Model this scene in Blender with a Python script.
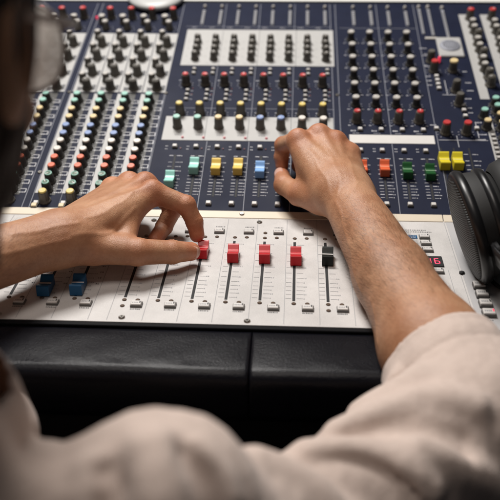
import bpy, bmesh, math, random
import numpy as np
from mathutils import Vector, Matrix
random.seed(7); np.random.seed(7)
S = bpy.context.scene
MM = 0.001
for o in list(bpy.data.objects): bpy.data.objects.remove(o)

# ------------------------------------------------------------------ camera
# world: X along the console, Y away from the operator, Z up, origin on the crease between the two panels (mm * 0.001)
CAMR = [[0.998441, -0.020505, -0.051917], [0.055784, 0.399873, 0.914872], [-0.002001, 0.916341, -0.400393]]
CAMC = [-3.001, -811.872, 317.848]
cam_d = bpy.data.cameras.new('camera'); cam = bpy.data.objects.new('camera', cam_d)
S.collection.objects.link(cam); S.camera = cam
_r = Matrix([[CAMR[0][0], CAMR[0][1], -CAMR[0][2]], [CAMR[1][0], CAMR[1][1], -CAMR[1][2]], [CAMR[2][0], CAMR[2][1], -CAMR[2][2]]])
cam.matrix_world = Matrix.Translation(Vector(CAMC) * MM) @ _r.to_4x4()
cam_d.sensor_width = 24.0; cam_d.lens = 24.0 * 821.926 / 500.0
cam_d.clip_start = 0.02; cam_d.clip_end = 60
cam_d.dof.use_dof = True; cam_d.dof.focus_distance = 0.79; cam_d.dof.aperture_fstop = 3.9
cam_d.dof.aperture_blades = 0
S.render.resolution_x = 1024; S.render.resolution_y = 1024

# ------------------------------------------------------------------ light
W = bpy.data.worlds.new('World'); S.world = W; W.use_nodes = True
W.node_tree.nodes['Background'].inputs[0].default_value = (0.95, 0.93, 1.0, 1)
W.node_tree.nodes['Background'].inputs[1].default_value = 0.025
S.view_settings.view_transform = 'Standard'; S.view_settings.look = 'None'
S.view_settings.exposure = 0.1; S.view_settings.gamma = 1.0
def area(name, loc, target, size, size_y, power, col):
    d = bpy.data.lights.new(name, 'AREA'); d.shape = 'RECTANGLE'; d.size = size; d.size_y = size_y
    d.energy = power; d.color = col
    o = bpy.data.objects.new(name, d); S.collection.objects.link(o); o.location = loc
    o.rotation_euler = (Vector(target) - Vector(loc)).to_track_quat('-Z', 'Y').to_euler()
    return o
area('ceiling_lamp', (-0.34, 0.38, 1.3), (0.0, -0.08, 0.0), 0.5, 0.4, 24.0, (1.0, 0.965, 0.925))
area('shirt_fill_light', (-0.2, -0.52, 1.5), (-0.05, -0.52, 0.0), 0.5, 0.4, 6.8, (1.0, 0.90, 0.82))  # unseen fill added overhead to brighten the shirt

# ------------------------------------------------------------------ materials
def mat(name, col, rough=0.5, metal=0.0, var=0.0, vscale=300.0, bump=0.0, bscale=1500.0, sss=0.0, emit=None, coat=0.0, rvar=0.0, spec=0.5):
    m = bpy.data.materials.new(name); m.use_nodes = True
    nt = m.node_tree; b = nt.nodes['Principled BSDF']; N = nt.nodes; L = nt.links
    b.inputs['Base Color'].default_value = (*col, 1); b.inputs['Roughness'].default_value = rough
    b.inputs['Metallic'].default_value = metal; b.inputs['Coat Weight'].default_value = coat
    b.inputs['Specular IOR Level'].default_value = spec
    b.inputs['Coat Roughness'].default_value = 0.16
    tc = None
    def coord():
        return tc or N.new('ShaderNodeTexCoord')
    if var or bump or rvar: tc = N.new('ShaderNodeTexCoord')
    if var:
        n = N.new('ShaderNodeTexNoise'); n.inputs['Scale'].default_value = vscale; n.inputs['Detail'].default_value = 5
        L.new(tc.outputs['Object'], n.inputs['Vector'])
        mx = N.new('ShaderNodeMix'); mx.data_type = 'RGBA'
        mx.inputs[6].default_value = (*[max(0, c * (1 - var)) for c in col], 1)
        mx.inputs[7].default_value = (*[min(1, c * (1 + var)) for c in col], 1)
        L.new(n.outputs['Fac'], mx.inputs[0]); L.new(mx.outputs[2], b.inputs['Base Color'])
    if rvar:
        n2 = N.new('ShaderNodeTexNoise'); n2.inputs['Scale'].default_value = vscale * 0.23; n2.inputs['Detail'].default_value = 4
        L.new(tc.outputs['Object'], n2.inputs['Vector'])
        mr = N.new('ShaderNodeMapRange'); mr.inputs[3].default_value = max(0.02, rough - rvar); mr.inputs[4].default_value = min(1, rough + rvar)
        mr.inputs[1].default_value = 0.3; mr.inputs[2].default_value = 0.7
        L.new(n2.outputs['Fac'], mr.inputs[0]); L.new(mr.outputs[0], b.inputs['Roughness'])
    if bump:
        n3 = N.new('ShaderNodeTexNoise'); n3.inputs['Scale'].default_value = bscale; n3.inputs['Detail'].default_value = 6
        n3.inputs['Roughness'].default_value = 0.65
        L.new(tc.outputs['Object'], n3.inputs['Vector'])
        bp = N.new('ShaderNodeBump'); bp.inputs['Strength'].default_value = bump; bp.inputs['Distance'].default_value = 0.001
        L.new(n3.outputs['Fac'], bp.inputs['Height']); L.new(bp.outputs['Normal'], b.inputs['Normal'])
        if coat >= .2:      # the sheen follows a shallower version of the grain
            b2 = N.new('ShaderNodeBump'); b2.inputs['Strength'].default_value = bump * 0.28; b2.inputs['Distance'].default_value = 0.001
            L.new(n3.outputs['Fac'], b2.inputs['Height']); L.new(b2.outputs['Normal'], b.inputs['Coat Normal']); b.inputs['Coat Roughness'].default_value = 0.2

    if sss:
        b.inputs['Subsurface Weight'].default_value = sss; b.inputs['Subsurface Radius'].default_value = (1.0, 0.35, 0.2)
        b.inputs['Subsurface Scale'].default_value = 0.004
    if emit:
        b.inputs['Emission Color'].default_value = (*emit[0], 1); b.inputs['Emission Strength'].default_value = emit[1]
    return m
def worn_enamel():
    # pale enamel with fine speckle, greasy smudges and a few darker rubbed patches
    m = mat('pale_enamel', (0.60, 0.58, 0.565), 0.5, rvar=0.12, vscale=60); nt = m.node_tree; N = nt.nodes; L = nt.links; b = N['Principled BSDF']
    tc = N.new('ShaderNodeTexCoord'); prev = None
    for sc_, lo_, hi_, p0, p1 in ((900, 0.90, 1.03, 0.35, 0.65), (14, 0.90, 1.0, 0.42, 0.6), (70, 0.955, 1.0, 0.36, 0.5)):
        n = N.new('ShaderNodeTexNoise'); n.inputs['Scale'].default_value = sc_; n.inputs['Detail'].default_value = 6; n.inputs['Roughness'].default_value = 0.65
        L.new(tc.outputs['Object'], n.inputs['Vector'])
        mr = N.new('ShaderNodeMapRange'); mr.inputs[1].default_value = p0; mr.inputs[2].default_value = p1; mr.inputs[3].default_value = lo_; mr.inputs[4].default_value = hi_
        L.new(n.outputs['Fac'], mr.inputs[0])
        if prev is None: prev = mr.outputs[0]
        else:
            q = N.new('ShaderNodeMath'); q.operation = 'MULTIPLY'; L.new(prev, q.inputs[0]); L.new(mr.outputs[0], q.inputs[1]); prev = q.outputs[0]
    vm = N.new('ShaderNodeVectorMath'); vm.operation = 'SCALE'; vm.inputs[0].default_value = (0.60, 0.58, 0.565); L.new(prev, vm.inputs['Scale'])
    L.new(vm.outputs[0], b.inputs['Base Color']); return m
M = {
 'navy': mat('navy_enamel', (0.009, 0.012, 0.030), 0.58, var=0.25, vscale=45, rvar=0.08, bump=0.05, bscale=3000, spec=0.15),
 'white': worn_enamel(),
 'silver': mat('silver_enamel', (0.46, 0.455, 0.46), 0.42, var=0.04, vscale=40, rvar=0.06),
 'plate': mat('pale_plate', (0.40, 0.395, 0.385), 0.5, var=0.06, vscale=60),
 'cream': mat('cream_strip', (0.66, 0.58, 0.46), 0.5, var=0.05, vscale=60),
 'tape': mat('write_on_strip', (0.62, 0.60, 0.57), 0.5, var=0.05, vscale=90),
 'ink': mat('white_ink', (0.58, 0.58, 0.60), 0.6),
 'line': mat('grey_line', (0.26, 0.27, 0.31), 0.6),
 'print': mat('dark_print', (0.07, 0.07, 0.075), 0.6),
 'thin': mat('grey_print', (0.30, 0.30, 0.31), 0.6),
 'slot': mat('slot_black', (0.006, 0.006, 0.007), 0.7),
 'knob': mat('knob_grey', (0.036, 0.034, 0.030), 0.5, var=0.2, vscale=200),
 'knobl': mat('knob_warm_grey', (0.085, 0.078, 0.066), 0.52, var=0.2, vscale=200),
 'cap_grey': mat('cap_pale_grey', (0.42, 0.40, 0.37), 0.45),
 'cap_red': mat('cap_red', (0.46, 0.035, 0.035), 0.45), 'cap_mint': mat('cap_mint', (0.28, 0.52, 0.44), 0.4),
 'cap_cream': mat('cap_cream', (0.66, 0.52, 0.28), 0.4), 'cap_yellow': mat('cap_yellow', (0.64, 0.50, 0.14), 0.4),
 'cap_blue': mat('cap_blue', (0.20, 0.28, 0.50), 0.4), 'cap_white': mat('cap_white', (0.68, 0.64, 0.58), 0.4),
 'cap_orange': mat('cap_orange', (0.66, 0.13, 0.055), 0.4), 'cap_green': mat('cap_green', (0.035, 0.10, 0.05), 0.35),
 'f_red': mat('fader_red', (0.46, 0.010, 0.016), 0.34, spec=0.28, var=0.12, vscale=60, rvar=0.08), 'f_black': mat('fader_black', (0.006, 0.008, 0.007), 0.3, spec=0.2),
 'f_dblue': mat('fader_dark_blue', (0.012, 0.085, 0.20), 0.35, spec=0.28), 'f_mint': mat('fader_mint', (0.33, 0.68, 0.60), 0.35, spec=0.28),
 'f_yellow': mat('fader_yellow', (0.78, 0.56, 0.13), 0.35, spec=0.28), 'f_lblue': mat('fader_light_blue', (0.22, 0.42, 0.76), 0.35, spec=0.28),
 'f_orange': mat('fader_orange', (0.66, 0.12, 0.045), 0.35, spec=0.28), 'f_green': mat('fader_green', (0.012, 0.075, 0.02), 0.35, spec=0.28),
 'f_lemon': mat('fader_lemon', (0.66, 0.55, 0.03), 0.35, spec=0.28),
 'pointer': mat('pointer_white', (0.75, 0.72, 0.70), 0.5), 'pointer_red': mat('pointer_pink', (0.70, 0.20, 0.2), 0.5),
 'button': mat('button_grey', (0.50, 0.48, 0.455), 0.45), 'button_l': mat('button_pale', (0.60, 0.58, 0.56), 0.45),
 'button_d': mat('button_side', (0.10, 0.095, 0.09), 0.5),
 'amber': mat('button_cream', (0.66, 0.54, 0.34), 0.45),
 'lens_off': mat('led_off', (0.12, 0.085, 0.065), 0.25), 'steel': mat('screw_steel', (0.35, 0.33, 0.30), 0.3, metal=0.9),
 'led_pink': mat('led_lit', (0.9, 0.1, 0.2), 0.4, emit=((1.0, 0.04, 0.08), 0.5)),
 'led_soft': mat('led_dim', (0.62, 0.32, 0.34), 0.4, emit=((1.0, 0.18, 0.25), 0.12)),
 'led_dark': mat('led_dark_red', (0.12, 0.01, 0.015), 0.4),
 'vinyl': mat('black_vinyl', (0.0035, 0.0035, 0.006), 0.30, bump=0.9, bscale=560, rvar=0.05, vscale=60, spec=0.05, coat=0.22),
 'body': mat('chassis_black', (0.004, 0.004, 0.005), 0.5, spec=0.08),
 'gloss': mat('glossy_black', (0.008, 0.008, 0.009), 0.36, rvar=0.06, vscale=80), 'rubber': mat('matte_black', (0.010, 0.010, 0.010), 0.65, bump=0.2, bscale=1200),
 'dish': mat('pale_grey_plastic', (0.42, 0.42, 0.41), 0.4, var=0.05, vscale=60),
 'wall': mat('wall_paint', (0.10, 0.095, 0.09), 0.8, var=0.03, vscale=8), 'ledge': mat('pale_ledge', (0.75, 0.74, 0.70), 0.6, var=0.03, vscale=8),
 'floor': mat('dark_floor', (0.012, 0.011, 0.012), 0.8, var=0.3, vscale=20, bump=0.2, bscale=200),
 'hair': mat('brown_hair', (0.008, 0.0035, 0.002), 0.6, var=0.5, vscale=300, spec=0.2),
 'frame': mat('glasses_frame', (0.10, 0.07, 0.055), 0.3),
}
# head grille: fine horizontal ribs
def ribbed(name, col, scale):
    m = mat(name, col, 0.5); nt = m.node_tree; N = nt.nodes; L = nt.links
    tc = N.new('ShaderNodeTexCoord'); w = N.new('ShaderNodeTexWave'); w.bands_direction = 'Y'; w.inputs['Scale'].default_value = scale
    L.new(tc.outputs['Object'], w.inputs['Vector'])
    bp = N.new('ShaderNodeBump'); bp.inputs['Strength'].default_value = 1.0; bp.inputs['Distance'].default_value = 0.0012
    L.new(w.outputs['Fac'], bp.inputs['Height']); L.new(bp.outputs['Normal'], nt.nodes['Principled BSDF'].inputs['Normal'])
    mx = N.new('ShaderNodeMix'); mx.data_type = 'RGBA'; mx.inputs[6].default_value = (*[c * 0.3 for c in col], 1); mx.inputs[7].default_value = (*[c * 1.6 for c in col], 1)
    L.new(w.outputs['Fac'], mx.inputs[0]); L.new(mx.outputs[2], nt.nodes['Principled BSDF'].inputs['Base Color'])
    return m
M['grille'] = ribbed('ear_grille', (0.013, 0.013, 0.013), 150)
def skin_mat():
    m = mat('skin', (0.47, 0.255, 0.16), 0.47, sss=0.12); nt = m.node_tree; N = nt.nodes; L = nt.links; b = N['Principled BSDF']
    tc = N.new('ShaderNodeTexCoord')
    n = N.new('ShaderNodeTexNoise'); n.inputs['Scale'].default_value = 28; n.inputs['Detail'].default_value = 6; n.inputs['Roughness'].default_value = 0.6
    n2 = N.new('ShaderNodeTexNoise'); n2.inputs['Scale'].default_value = 420; n2.inputs['Detail'].default_value = 4
    for q in (n, n2): L.new(tc.outputs['Object'], q.inputs['Vector'])
    r = N.new('ShaderNodeValToRGB'); r.color_ramp.elements[0].position = 0.3; r.color_ramp.elements[1].position = 0.72
    r.color_ramp.elements[0].color = (0.37, 0.165, 0.082, 1); r.color_ramp.elements[1].color = (0.56, 0.315, 0.185, 1)
    L.new(n.outputs['Fac'], r.inputs[0])
    mx = N.new('ShaderNodeMix'); mx.data_type = 'RGBA'; mx.blend_type = 'MULTIPLY'; mx.inputs[0].default_value = 0.22
    r2 = N.new('ShaderNodeValToRGB'); r2.color_ramp.elements[0].position = 0.35; r2.color_ramp.elements[1].position = 0.6
    r2.color_ramp.elements[0].color = (0.62, 0.52, 0.48, 1); r2.color_ramp.elements[1].color = (1, 1, 1, 1)
    L.new(n2.outputs['Fac'], r2.inputs[0]); L.new(r.outputs[0], mx.inputs[6]); L.new(r2.outputs[0], mx.inputs[7])
    at_ = N.new('ShaderNodeAttribute'); at_.attribute_name = 'redness'
    rd = N.new('ShaderNodeMix'); rd.data_type = 'RGBA'; rd.blend_type = 'MULTIPLY'; rd.inputs[7].default_value = (1.0, 0.72, 0.66, 1)
    L.new(at_.outputs['Fac'], rd.inputs[0]); L.new(mx.outputs[2], rd.inputs[6]); L.new(rd.outputs[2], b.inputs['Base Color'])
    v = N.new('ShaderNodeTexVoronoi'); v.inputs['Scale'].default_value = 750; v.feature = 'DISTANCE_TO_EDGE'
    n3 = N.new('ShaderNodeTexNoise'); n3.inputs['Scale'].default_value = 160; n3.inputs['Detail'].default_value = 8; n3.inputs['Roughness'].default_value = 0.7
    for q in (v, n3): L.new(tc.outputs['Object'], q.inputs['Vector'])
    ad = N.new('ShaderNodeMath'); ad.operation = 'MULTIPLY_ADD'; ad.inputs[1].default_value = 0.6
    L.new(v.outputs['Distance'], ad.inputs[0]); L.new(n3.outputs['Fac'], ad.inputs[2])
    bp = N.new('ShaderNodeBump'); bp.inputs['Strength'].default_value = 0.42; bp.inputs['Distance'].default_value = 0.0012
    L.new(ad.outputs[0], bp.inputs['Height']); L.new(bp.outputs['Normal'], b.inputs['Normal'])
    return m
M['skin'] = skin_mat()
M['nail'] = mat('fingernail', (0.56, 0.33, 0.26), 0.3)
def cloth_mat():
    m = mat('beige_cloth', (0.50, 0.42, 0.36), 0.85); nt = m.node_tree; N = nt.nodes; L = nt.links; b = N['Principled BSDF']
    b.inputs['Sheen Weight'].default_value = 0.15
    tc = N.new('ShaderNodeTexCoord')
    w = N.new('ShaderNodeTexNoise'); w.inputs['Scale'].default_value = 1500; w.inputs['Detail'].default_value = 2; L.new(tc.outputs['Object'], w.inputs['Vector'])
    n = N.new('ShaderNodeTexNoise'); n.inputs['Scale'].default_value = 120; n.inputs['Detail'].default_value = 8
    L.new(tc.outputs['Object'], n.inputs['Vector'])
    a3 = N.new('ShaderNodeMath'); a3.operation = 'MULTIPLY_ADD'; a3.inputs[1].default_value = 1.5
    L.new(n.outputs['Fac'], a3.inputs[0]); L.new(w.outputs['Fac'], a3.inputs[2])
    bp = N.new('ShaderNodeBump'); bp.inputs['Strength'].default_value = 0.6; bp.inputs['Distance'].default_value = 0.0008
    L.new(a3.outputs[0], bp.inputs['Height']); L.new(bp.outputs['Normal'], b.inputs['Normal'])
    r = N.new('ShaderNodeValToRGB'); r.color_ramp.elements[0].color = (0.54, 0.43, 0.375, 1); r.color_ramp.elements[1].color = (0.67, 0.55, 0.485, 1)
    L.new(n.outputs['Fac'], r.inputs[0]); L.new(r.outputs[0], b.inputs['Base Color'])
    return m
M['cloth'] = cloth_mat()
def lens_mat():
    m = bpy.data.materials.new('lens'); m.use_nodes = True; nt = m.node_tree; N = nt.nodes; L = nt.links; b = N['Principled BSDF']
    b.inputs['Base Color'].default_value = (0.80, 0.77, 0.73, 1); b.inputs['Roughness'].default_value = 0.15  # milky colour stands in for light reflected in the lens
    t = N.new('ShaderNodeBsdfTransparent'); tl = N.new('ShaderNodeBsdfTranslucent'); tl.inputs[0].default_value = (0.9, 0.87, 0.83, 1)
    m1 = N.new('ShaderNodeMixShader'); m1.inputs[0].default_value = 0.5; L.new(b.outputs[0], m1.inputs[1]); L.new(tl.outputs[0], m1.inputs[2])
    m2 = N.new('ShaderNodeMixShader'); m2.inputs[0].default_value = 0.80; L.new(t.outputs[0], m2.inputs[1]); L.new(m1.outputs[0], m2.inputs[2])
    L.new(m2.outputs[0], N['Material Output'].inputs['Surface']); return m
M['lens'] = lens_mat()

# ------------------------------------------------------------------ helpers
WORLD = {}
def link(o, parent=None, mw=None):
    S.collection.objects.link(o); mw = mw or Matrix.Identity(4); WORLD[o.name] = mw
    if parent is not None:
        o.parent = parent; o.matrix_basis = WORLD[parent.name].inverted() @ mw
    else: o.matrix_basis = mw
    return o
def empty(name, loc, label=None, cat=None, group=None):
    o = bpy.data.objects.new(name, None); o.empty_display_size = 0.05
    link(o, None, Matrix.Translation(Vector(loc) * MM))
    if label: o['label'] = label
    if cat: o['category'] = cat
    if group: o['group'] = group
    return o
class MB:
    """collects shapes in mm; build() links them as ONE mesh object"""
    def __init__(s): s.v = []; s.f = []; s.mi = []; s.mats = []; s.cur = 0; s.sm = []
    def m(s, name):
        if name not in s.mats: s.mats.append(name)
        s.cur = s.mats.index(name); return s
    def add(s, vs, fs, T=None, smooth=False):
        b = len(s.v)
        for p in vs: s.v.append(tuple(T @ Vector(p)) if T is not None else tuple(p))
        for f in fs: s.f.append([b + i for i in f]); s.mi.append(s.cur); s.sm.append(smooth)
        return s
    def box(s, x0, x1, y0, y1, z0, z1, T=None, bev=0.0):
        b = bev
        if b <= 0:
            vs = [(x, y, z) for z in (z0, z1) for y in (y0, y1) for x in (x0, x1)]
            fs = [(0, 2, 3, 1), (4, 5, 7, 6), (0, 1, 5, 4), (2, 6, 7, 3), (0, 4, 6, 2), (1, 3, 7, 5)]
            return s.add(vs, fs, T)
        def ring(i, z): return [(x0 + i + b, y0 + i, z), (x1 - i - b, y0 + i, z), (x1 - i, y0 + i + b, z), (x1 - i, y1 - i - b, z), (x1 - i - b, y1 - i, z), (x0 + i + b, y1 - i, z), (x0 + i, y1 - i - b, z), (x0 + i, y0 + i + b, z)]
        vs = ring(0, z0) + ring(0, z1 - b) + ring(b, z1)
        fs = [tuple(range(7, -1, -1)), tuple(range(16, 24))]
        for k in (0, 8):
            for i in range(8): j = (i + 1) % 8; fs.append((k + i, k + j, k + 8 + j, k + 8 + i))
        return s.add(vs, fs, T)
    def lathe(s, prof, n=20, T=None, flute=0.0, smooth=True, cap=True):
        vs = []; fs = []
        for (r, z) in prof:
            for i in range(n):
                a = 2 * math.pi * i / n; rr = r * (1 - (flute if i % 2 else 0))
                vs.append((rr * math.cos(a), rr * math.sin(a), z))
        for k in range(len(prof) - 1):
            for i in range(n):
                j = (i + 1) % n; fs.append((k * n + i, k * n + j, (k + 1) * n + j, (k + 1) * n + i))
        s.add(vs, fs, T, smooth)
        if cap:
            s.add([vs[i] for i in range(n)], [tuple(range(n - 1, -1, -1))], T); s.add([vs[len(vs) - n + i] for i in range(n)], [tuple(range(n))], T)
        return s
    def prism(s, poly, x0, x1, T=None):   # poly in (y,z), extruded along x
        n = len(poly); vs = [(x0, y, z) for y, z in poly] + [(x1, y, z) for y, z in poly]
        fs = [tuple(range(n)), tuple(range(2 * n - 1, n - 1, -1))] + [(i, n + i, n + (i + 1) % n, (i + 1) % n) for i in range(n)]
        return s.add(vs, fs, T)
    def mesh(s, name):
        me = bpy.data.meshes.new(name); me.from_pydata([(a * MM, b * MM, c * MM) for a, b, c in s.v], [], s.f)
        for q in s.mats: me.materials.append(M[q])
        me.polygons.foreach_set('material_index', s.mi); me.polygons.foreach_set('use_smooth', s.sm)
        bm = bmesh.new(); bm.from_mesh(me); bmesh.ops.recalc_face_normals(bm, faces=bm.faces); bm.to_mesh(me); bm.free()
        me.update(); return me
    def build(s, name, parent=None, mw=None):
        return link(bpy.data.objects.new(name, s.mesh(name)), parent, mw)
def inst(name, me, parent, mw): return link(bpy.data.objects.new(name, me), parent, mw)
A1 = 0.10472; A2 = 0.363029
RL = Matrix.Rotation(A1, 4, 'X'); RU = Matrix.Rotation(A2, 4, 'X')     # lower / upper panel frames
def TL(u, v, h=0): return RL @ Matrix.Translation(Vector((u, v, h)) * MM)
def TU(u, v, h=0): return RU @ Matrix.Translation(Vector((u, v, h)) * MM)
SC = lambda a, b=None, c=None: Matrix.Diagonal((a, b or a, c or a, 1))
# ------------------------------------------------------------------ setting
def setting(name, x0, x1, y0, y1, z0, z1, m):
    o = MB().m(m).box(x0, x1, y0, y1, z0, z1).build(name); o['kind'] = 'structure'; return o
setting('floor', -3000, 3000, -3000, 1500, -780, -740, 'floor')
setting('wall', -3000, 3000, 1300, 1360, -739, 1900, 'wall')
sh = MB().m('ledge').box(-1400, 1400, 486, 900, 120, 158, bev=2).m('wall').box(-1380, 1380, 520, 880, -739, 119).build('rear_shelf'); sh['label'] = 'long pale shelf running behind the back edge of the console'; sh['category'] = 'shelf'

# ------------------------------------------------------------------ mixing console
con = empty('mixing_console', (0, -100, -740), 'wide navy and white mixing desk with rows of coloured knobs and a black padded edge', 'mixing console')
UL, UR = -620, 420       # the desk runs on past both sides of the picture
LT = 26                  # panel thickness
b = MB().m('white').box(UL, UR, -198.5, 0, -2, 0)
b.build('fader_panel', con, RL)
MB().m('silver').box(156, UR, -197.5, -3.2, 0.0, 0.5).build('master_fader_panel', con, RL)
MB().m('navy').box(UL, UR, 0.3, 470, -2, 0).build('channel_panel', con, RU)
c = MB().m('cream')
c.box(UL, -0.4 + 154, -2.2, 9, 0.1, 1.3, bev=0.4); c.box(154.4, UR, -2.2, 9, 0.1, 1.25, bev=0.4)
c.build('label_strip', con, RU)
# chassis under the panels: closed body following both tilts
sA, cA, sB, cB = math.sin(A1), math.cos(A1), math.sin(A2), math.cos(A2)
prof = [(-198 * cA + 2 * sA, -198 * sA - 2.2 * cA), (0, -2.6), (470 * cB, 470 * sB - 2.6), (474 * cB, 474 * sB + 1), (480 * cB, 474 * sB - 2), (480 * cB, -120), (-198 * cA, -120)]
MB().m('body').prism(prof, UL - 3, UR + 3).build('chassis', con)
MB().m('body').box(UL, UR, -204.2, -198.6, -14, -0.15, bev=0.6).build('front_lip', con, RL)
# armrest: padded vinyl roll, soft front edge
pr = [(-204.6, -40), (-204.6, -3.5), (-206, -2.2), (-209, -1.8)]
for i in range(1, 6): pr.append((-209 - 43 * i / 5, -1.8 - 1.0 * (i / 5) ** 2))
for i in range(1, 11):
    a = math.pi / 2 * i / 10; pr.append((-252 - 13 * math.sin(a), -15.8 + 13 * math.cos(a)))
pr += [(-265, -40), (-260, -52), (-204.6, -52)]
ns = 60
def armrest(name, x0, x1, seg):
    m = MB().m('vinyl'); n = len(pr); vs = []; fs = []
    for k in range(seg + 1):
        x = x0 + (x1 - x0) * k / seg; e = min(k, seg - k); pinch = [1.3, 0.5, 0.15][e] if e < 3 else 0
        if e < 3: x = (x0 + [0, 1.0, 3.2][e]) if k <= seg / 2 else (x1 - [0, 1.0, 3.2][e])
        for (y, z) in pr:
            w = 0.25 * math.sin(x * 0.031 + y * 0.05) + 0.18 * math.sin(x * 0.093 + 1.3 * y)
            vs.append((x, y + (pinch * 0.7 if y < -253 else 0) + (w if y < -245 else 0), z - (pinch if y < -206 and z > -20 else 0) + (w if y < -208 and z > -20 else 0)))
    for k in range(seg):
        for i in range(n): j = (i + 1) % n; fs.append((k * n + i, (k + 1) * n + i, (k + 1) * n + j, k * n + j))
    fs += [tuple(range(n)), tuple(range((seg + 1) * n - 1, seg * n - 1, -1))]
    m.add(vs, fs, None, True); return m.build(name, con, RL)
armrest('armrest_pad', UL, -36.1, 50); armrest('armrest_pad', -35.5, UR, 40)
MB().m('body').box(UL + 20, UR - 20, -250, -205, -150, -53).build('front_panel', con, RL)
leg = MB().m('body').box(-25, 25, -150, 350, 0, 620, bev=4)
for x in (UL + 60, UR - 60): inst('leg', leg.mesh('leg'), con, Matrix.Translation(Vector((x, 0, -740)) * MM))

# ---- pale plates lying on the navy panel
def plate(name, polys, m, h0, h1, T=RU):
    b = MB().m(m)
    for (x0, x1, y0, y1) in polys: b.box(x0, x1, y0, y1, h0, h1)
    return b.build(name, con, T)
LC = [-375.5, -345.5, -315.5, -275.5, -245.5, -215.5, -185.5]          # channel strips on the left
RC = [239.5, 269.5, 299.5, 329.5, 359.5, 389.5]                                # channel strips on the right
GC = [-144.2 + 24.9 * i for i in range(8)]                             # group columns
AC = [70.5, 95.3, 120.2, 145.0]                                        # auxiliary columns
for c0 in LC[3:]: plate('equaliser_plate', [(c0 - 12.5, c0 + 16.6, 233, 379)], 'plate', 0, 0.5)
for c0 in LC[:3]: plate('equaliser_plate', [(c0 - 12.5, c0 + 16.6, 233, 379)], 'plate', 0, 0.5)
for i in range(4): plate('equaliser_plate', [(-157 + 51 * i, -157 + 51 * i + 50.6, 298, 391)], 'plate', 0, 0.5)
for i in range(4): plate('pan_plate', [(-161 + 51 * i, -161 + 51 * i + 50.6, 134, 182)], 'plate', 0, 0.5)
plate('write_on_strip', [(61, 160, 133, 149)], 'tape', 0, 0.5)
for c0 in LC: plate('send_backing', [(c0 - 6.8, c0 + 9.5, 31, 231)], 'knob', 0, 0.25)
for c0 in LC: plate('send_strip', [(c0 - 13.5, c0 - 7.0, 34, 229)], 'plate', 0, 0.45)
for c0 in RC: plate('equaliser_plate', [(c0 - 14, c0 - 2.5, 226, 438)], 'plate', 0, 0.5)
for c0 in RC: plate('send_strip', [(c0 - 15, c0 - 7, 50, 190)], 'plate', 0, 0.45)

# ---- knobs -------------------------------------------------------
def knob_mesh(name, r, h, skirt, m, n=22):
    return MB().m(m).lathe([(skirt, 0.2), (skirt, 1.6), (r + 0.3, 3.0), (r, 3.6), (r * 0.9, h - 0.8), (r * 0.82, h)], n, flute=0.06, smooth=False).mesh(name)
def cap_mesh(name, r, h, m, ptr='pointer', ring=False):
    b = MB().m(m).lathe([(r, -0.6), (r, h * 0.55), (r * 0.86, h), ], 18)
    if ring: b.m('cap_mint').lathe([(r * 0.97, h * .6), (r * 0.9, h + .12), (r * 0.70, h + .12)], 18, cap=False)
    if ptr: b.m(ptr).box(-0.35, 0.35, 0, r * 0.84, h, h + 0.15)
    return b.mesh(name)
KS = {'send': knob_mesh('send_knob', 5.4, 12, 6.9, 'knob'), 'tone': knob_mesh('tone_knob', 5.8, 14.5, 7.2, 'knobl'),
      'slim': knob_mesh('tone_knob', 4.8, 12, 5.8, 'knobl'), 'level': knob_mesh('level_knob', 5.6, 15.5, 6.6, 'knobl'),
      'pan': knob_mesh('pan_knob', 5.4, 15.5, 6.2, 'knobl'), 'aux': knob_mesh('auxiliary_knob', 4.8, 12.5, 6.0, 'knob')}
CS = {}
def knob(kind, name, u, v, cap, capr, caph=1.5, ptr='pointer', ring=False, top=None, ang=None):
    h = {'send': 12, 'tone': 14.5, 'slim': 12, 'level': 15.5, 'pan': 15.5, 'aux': 12.5}[kind]
    T = TU(u + random.uniform(-.25, .25), v + random.uniform(-.25, .25)) @ Matrix.Rotation(random.uniform(-2.3, 2.3) if ang is None else ang, 4, 'Z')
    k = inst(name, KS[kind], con, T)
    key = (cap, capr, caph, ptr, ring)
    if key not in CS: CS[key] = cap_mesh('knob_cap', capr, caph, cap, ptr, ring)
    inst('knob_cap', CS[key], k, T @ Matrix.Translation((0, 0, h * MM)))
    return k
CH = [(212, 'cap_mint'), (197, 'cap_mint'), (179.5, 'cap_cream'), (163, 'cap_cream'), (145.2, 'cap_blue'), (129.8, 'cap_blue'), (115, 'cap_white'), (99.4, 'cap_white'), (84, 'cap_orange'), (68.7, 'cap_orange'), (53.3, 'cap_green'), (38.2, 'cap_green')]
for c0 in LC[1:]:
    for v, cp in CH: knob('send', 'send_knob', c0 - 0.5, v, cp, 4.3, 1.6, None if cp != 'cap_green' else 'pointer', cp == 'cap_green')
    knob('tone', 'fader_trim_knob', c0 + 0.8, 21, 'cap_yellow', 4.4)
for c0 in LC:
    for v in (241, 275, 312, 347): knob('tone', 'tone_knob', c0 + 5.2, v, 'knobl', 3.6, 0.8, 'pointer', ang=random.uniform(-1.4, 1.4))
    for v in (258, 295, 331, 366): knob('slim', 'frequency_knob', c0 - 3.4, v, 'cap_grey', 3.6, 1.0)
    knob('slim', 'filter_knob', c0 + 2.5, 392, 'cap_grey', 4.2)
    knob('level', 'gain_knob', c0 + 5, 423, 'cap_red', 4.4)
    knob('slim', 'filter_knob', c0 - 5, 408, 'cap_grey', 4.6, 1.2)
for c0 in GC:
    for v in (357, 342.5, 328, 313): knob('slim', 'tone_knob', c0 + 5.5, v, 'knobl', 3.6, 0.6, ang=random.uniform(-.8, .8))
    knob('level', 'level_knob', c0, 252.5, 'cap_red', 3.8, 1.6, 'pointer')
    knob('level', 'send_level_knob', c0 - 0.5, 188, 'cap_yellow', 4.2, 1.8, 'pointer')
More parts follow.
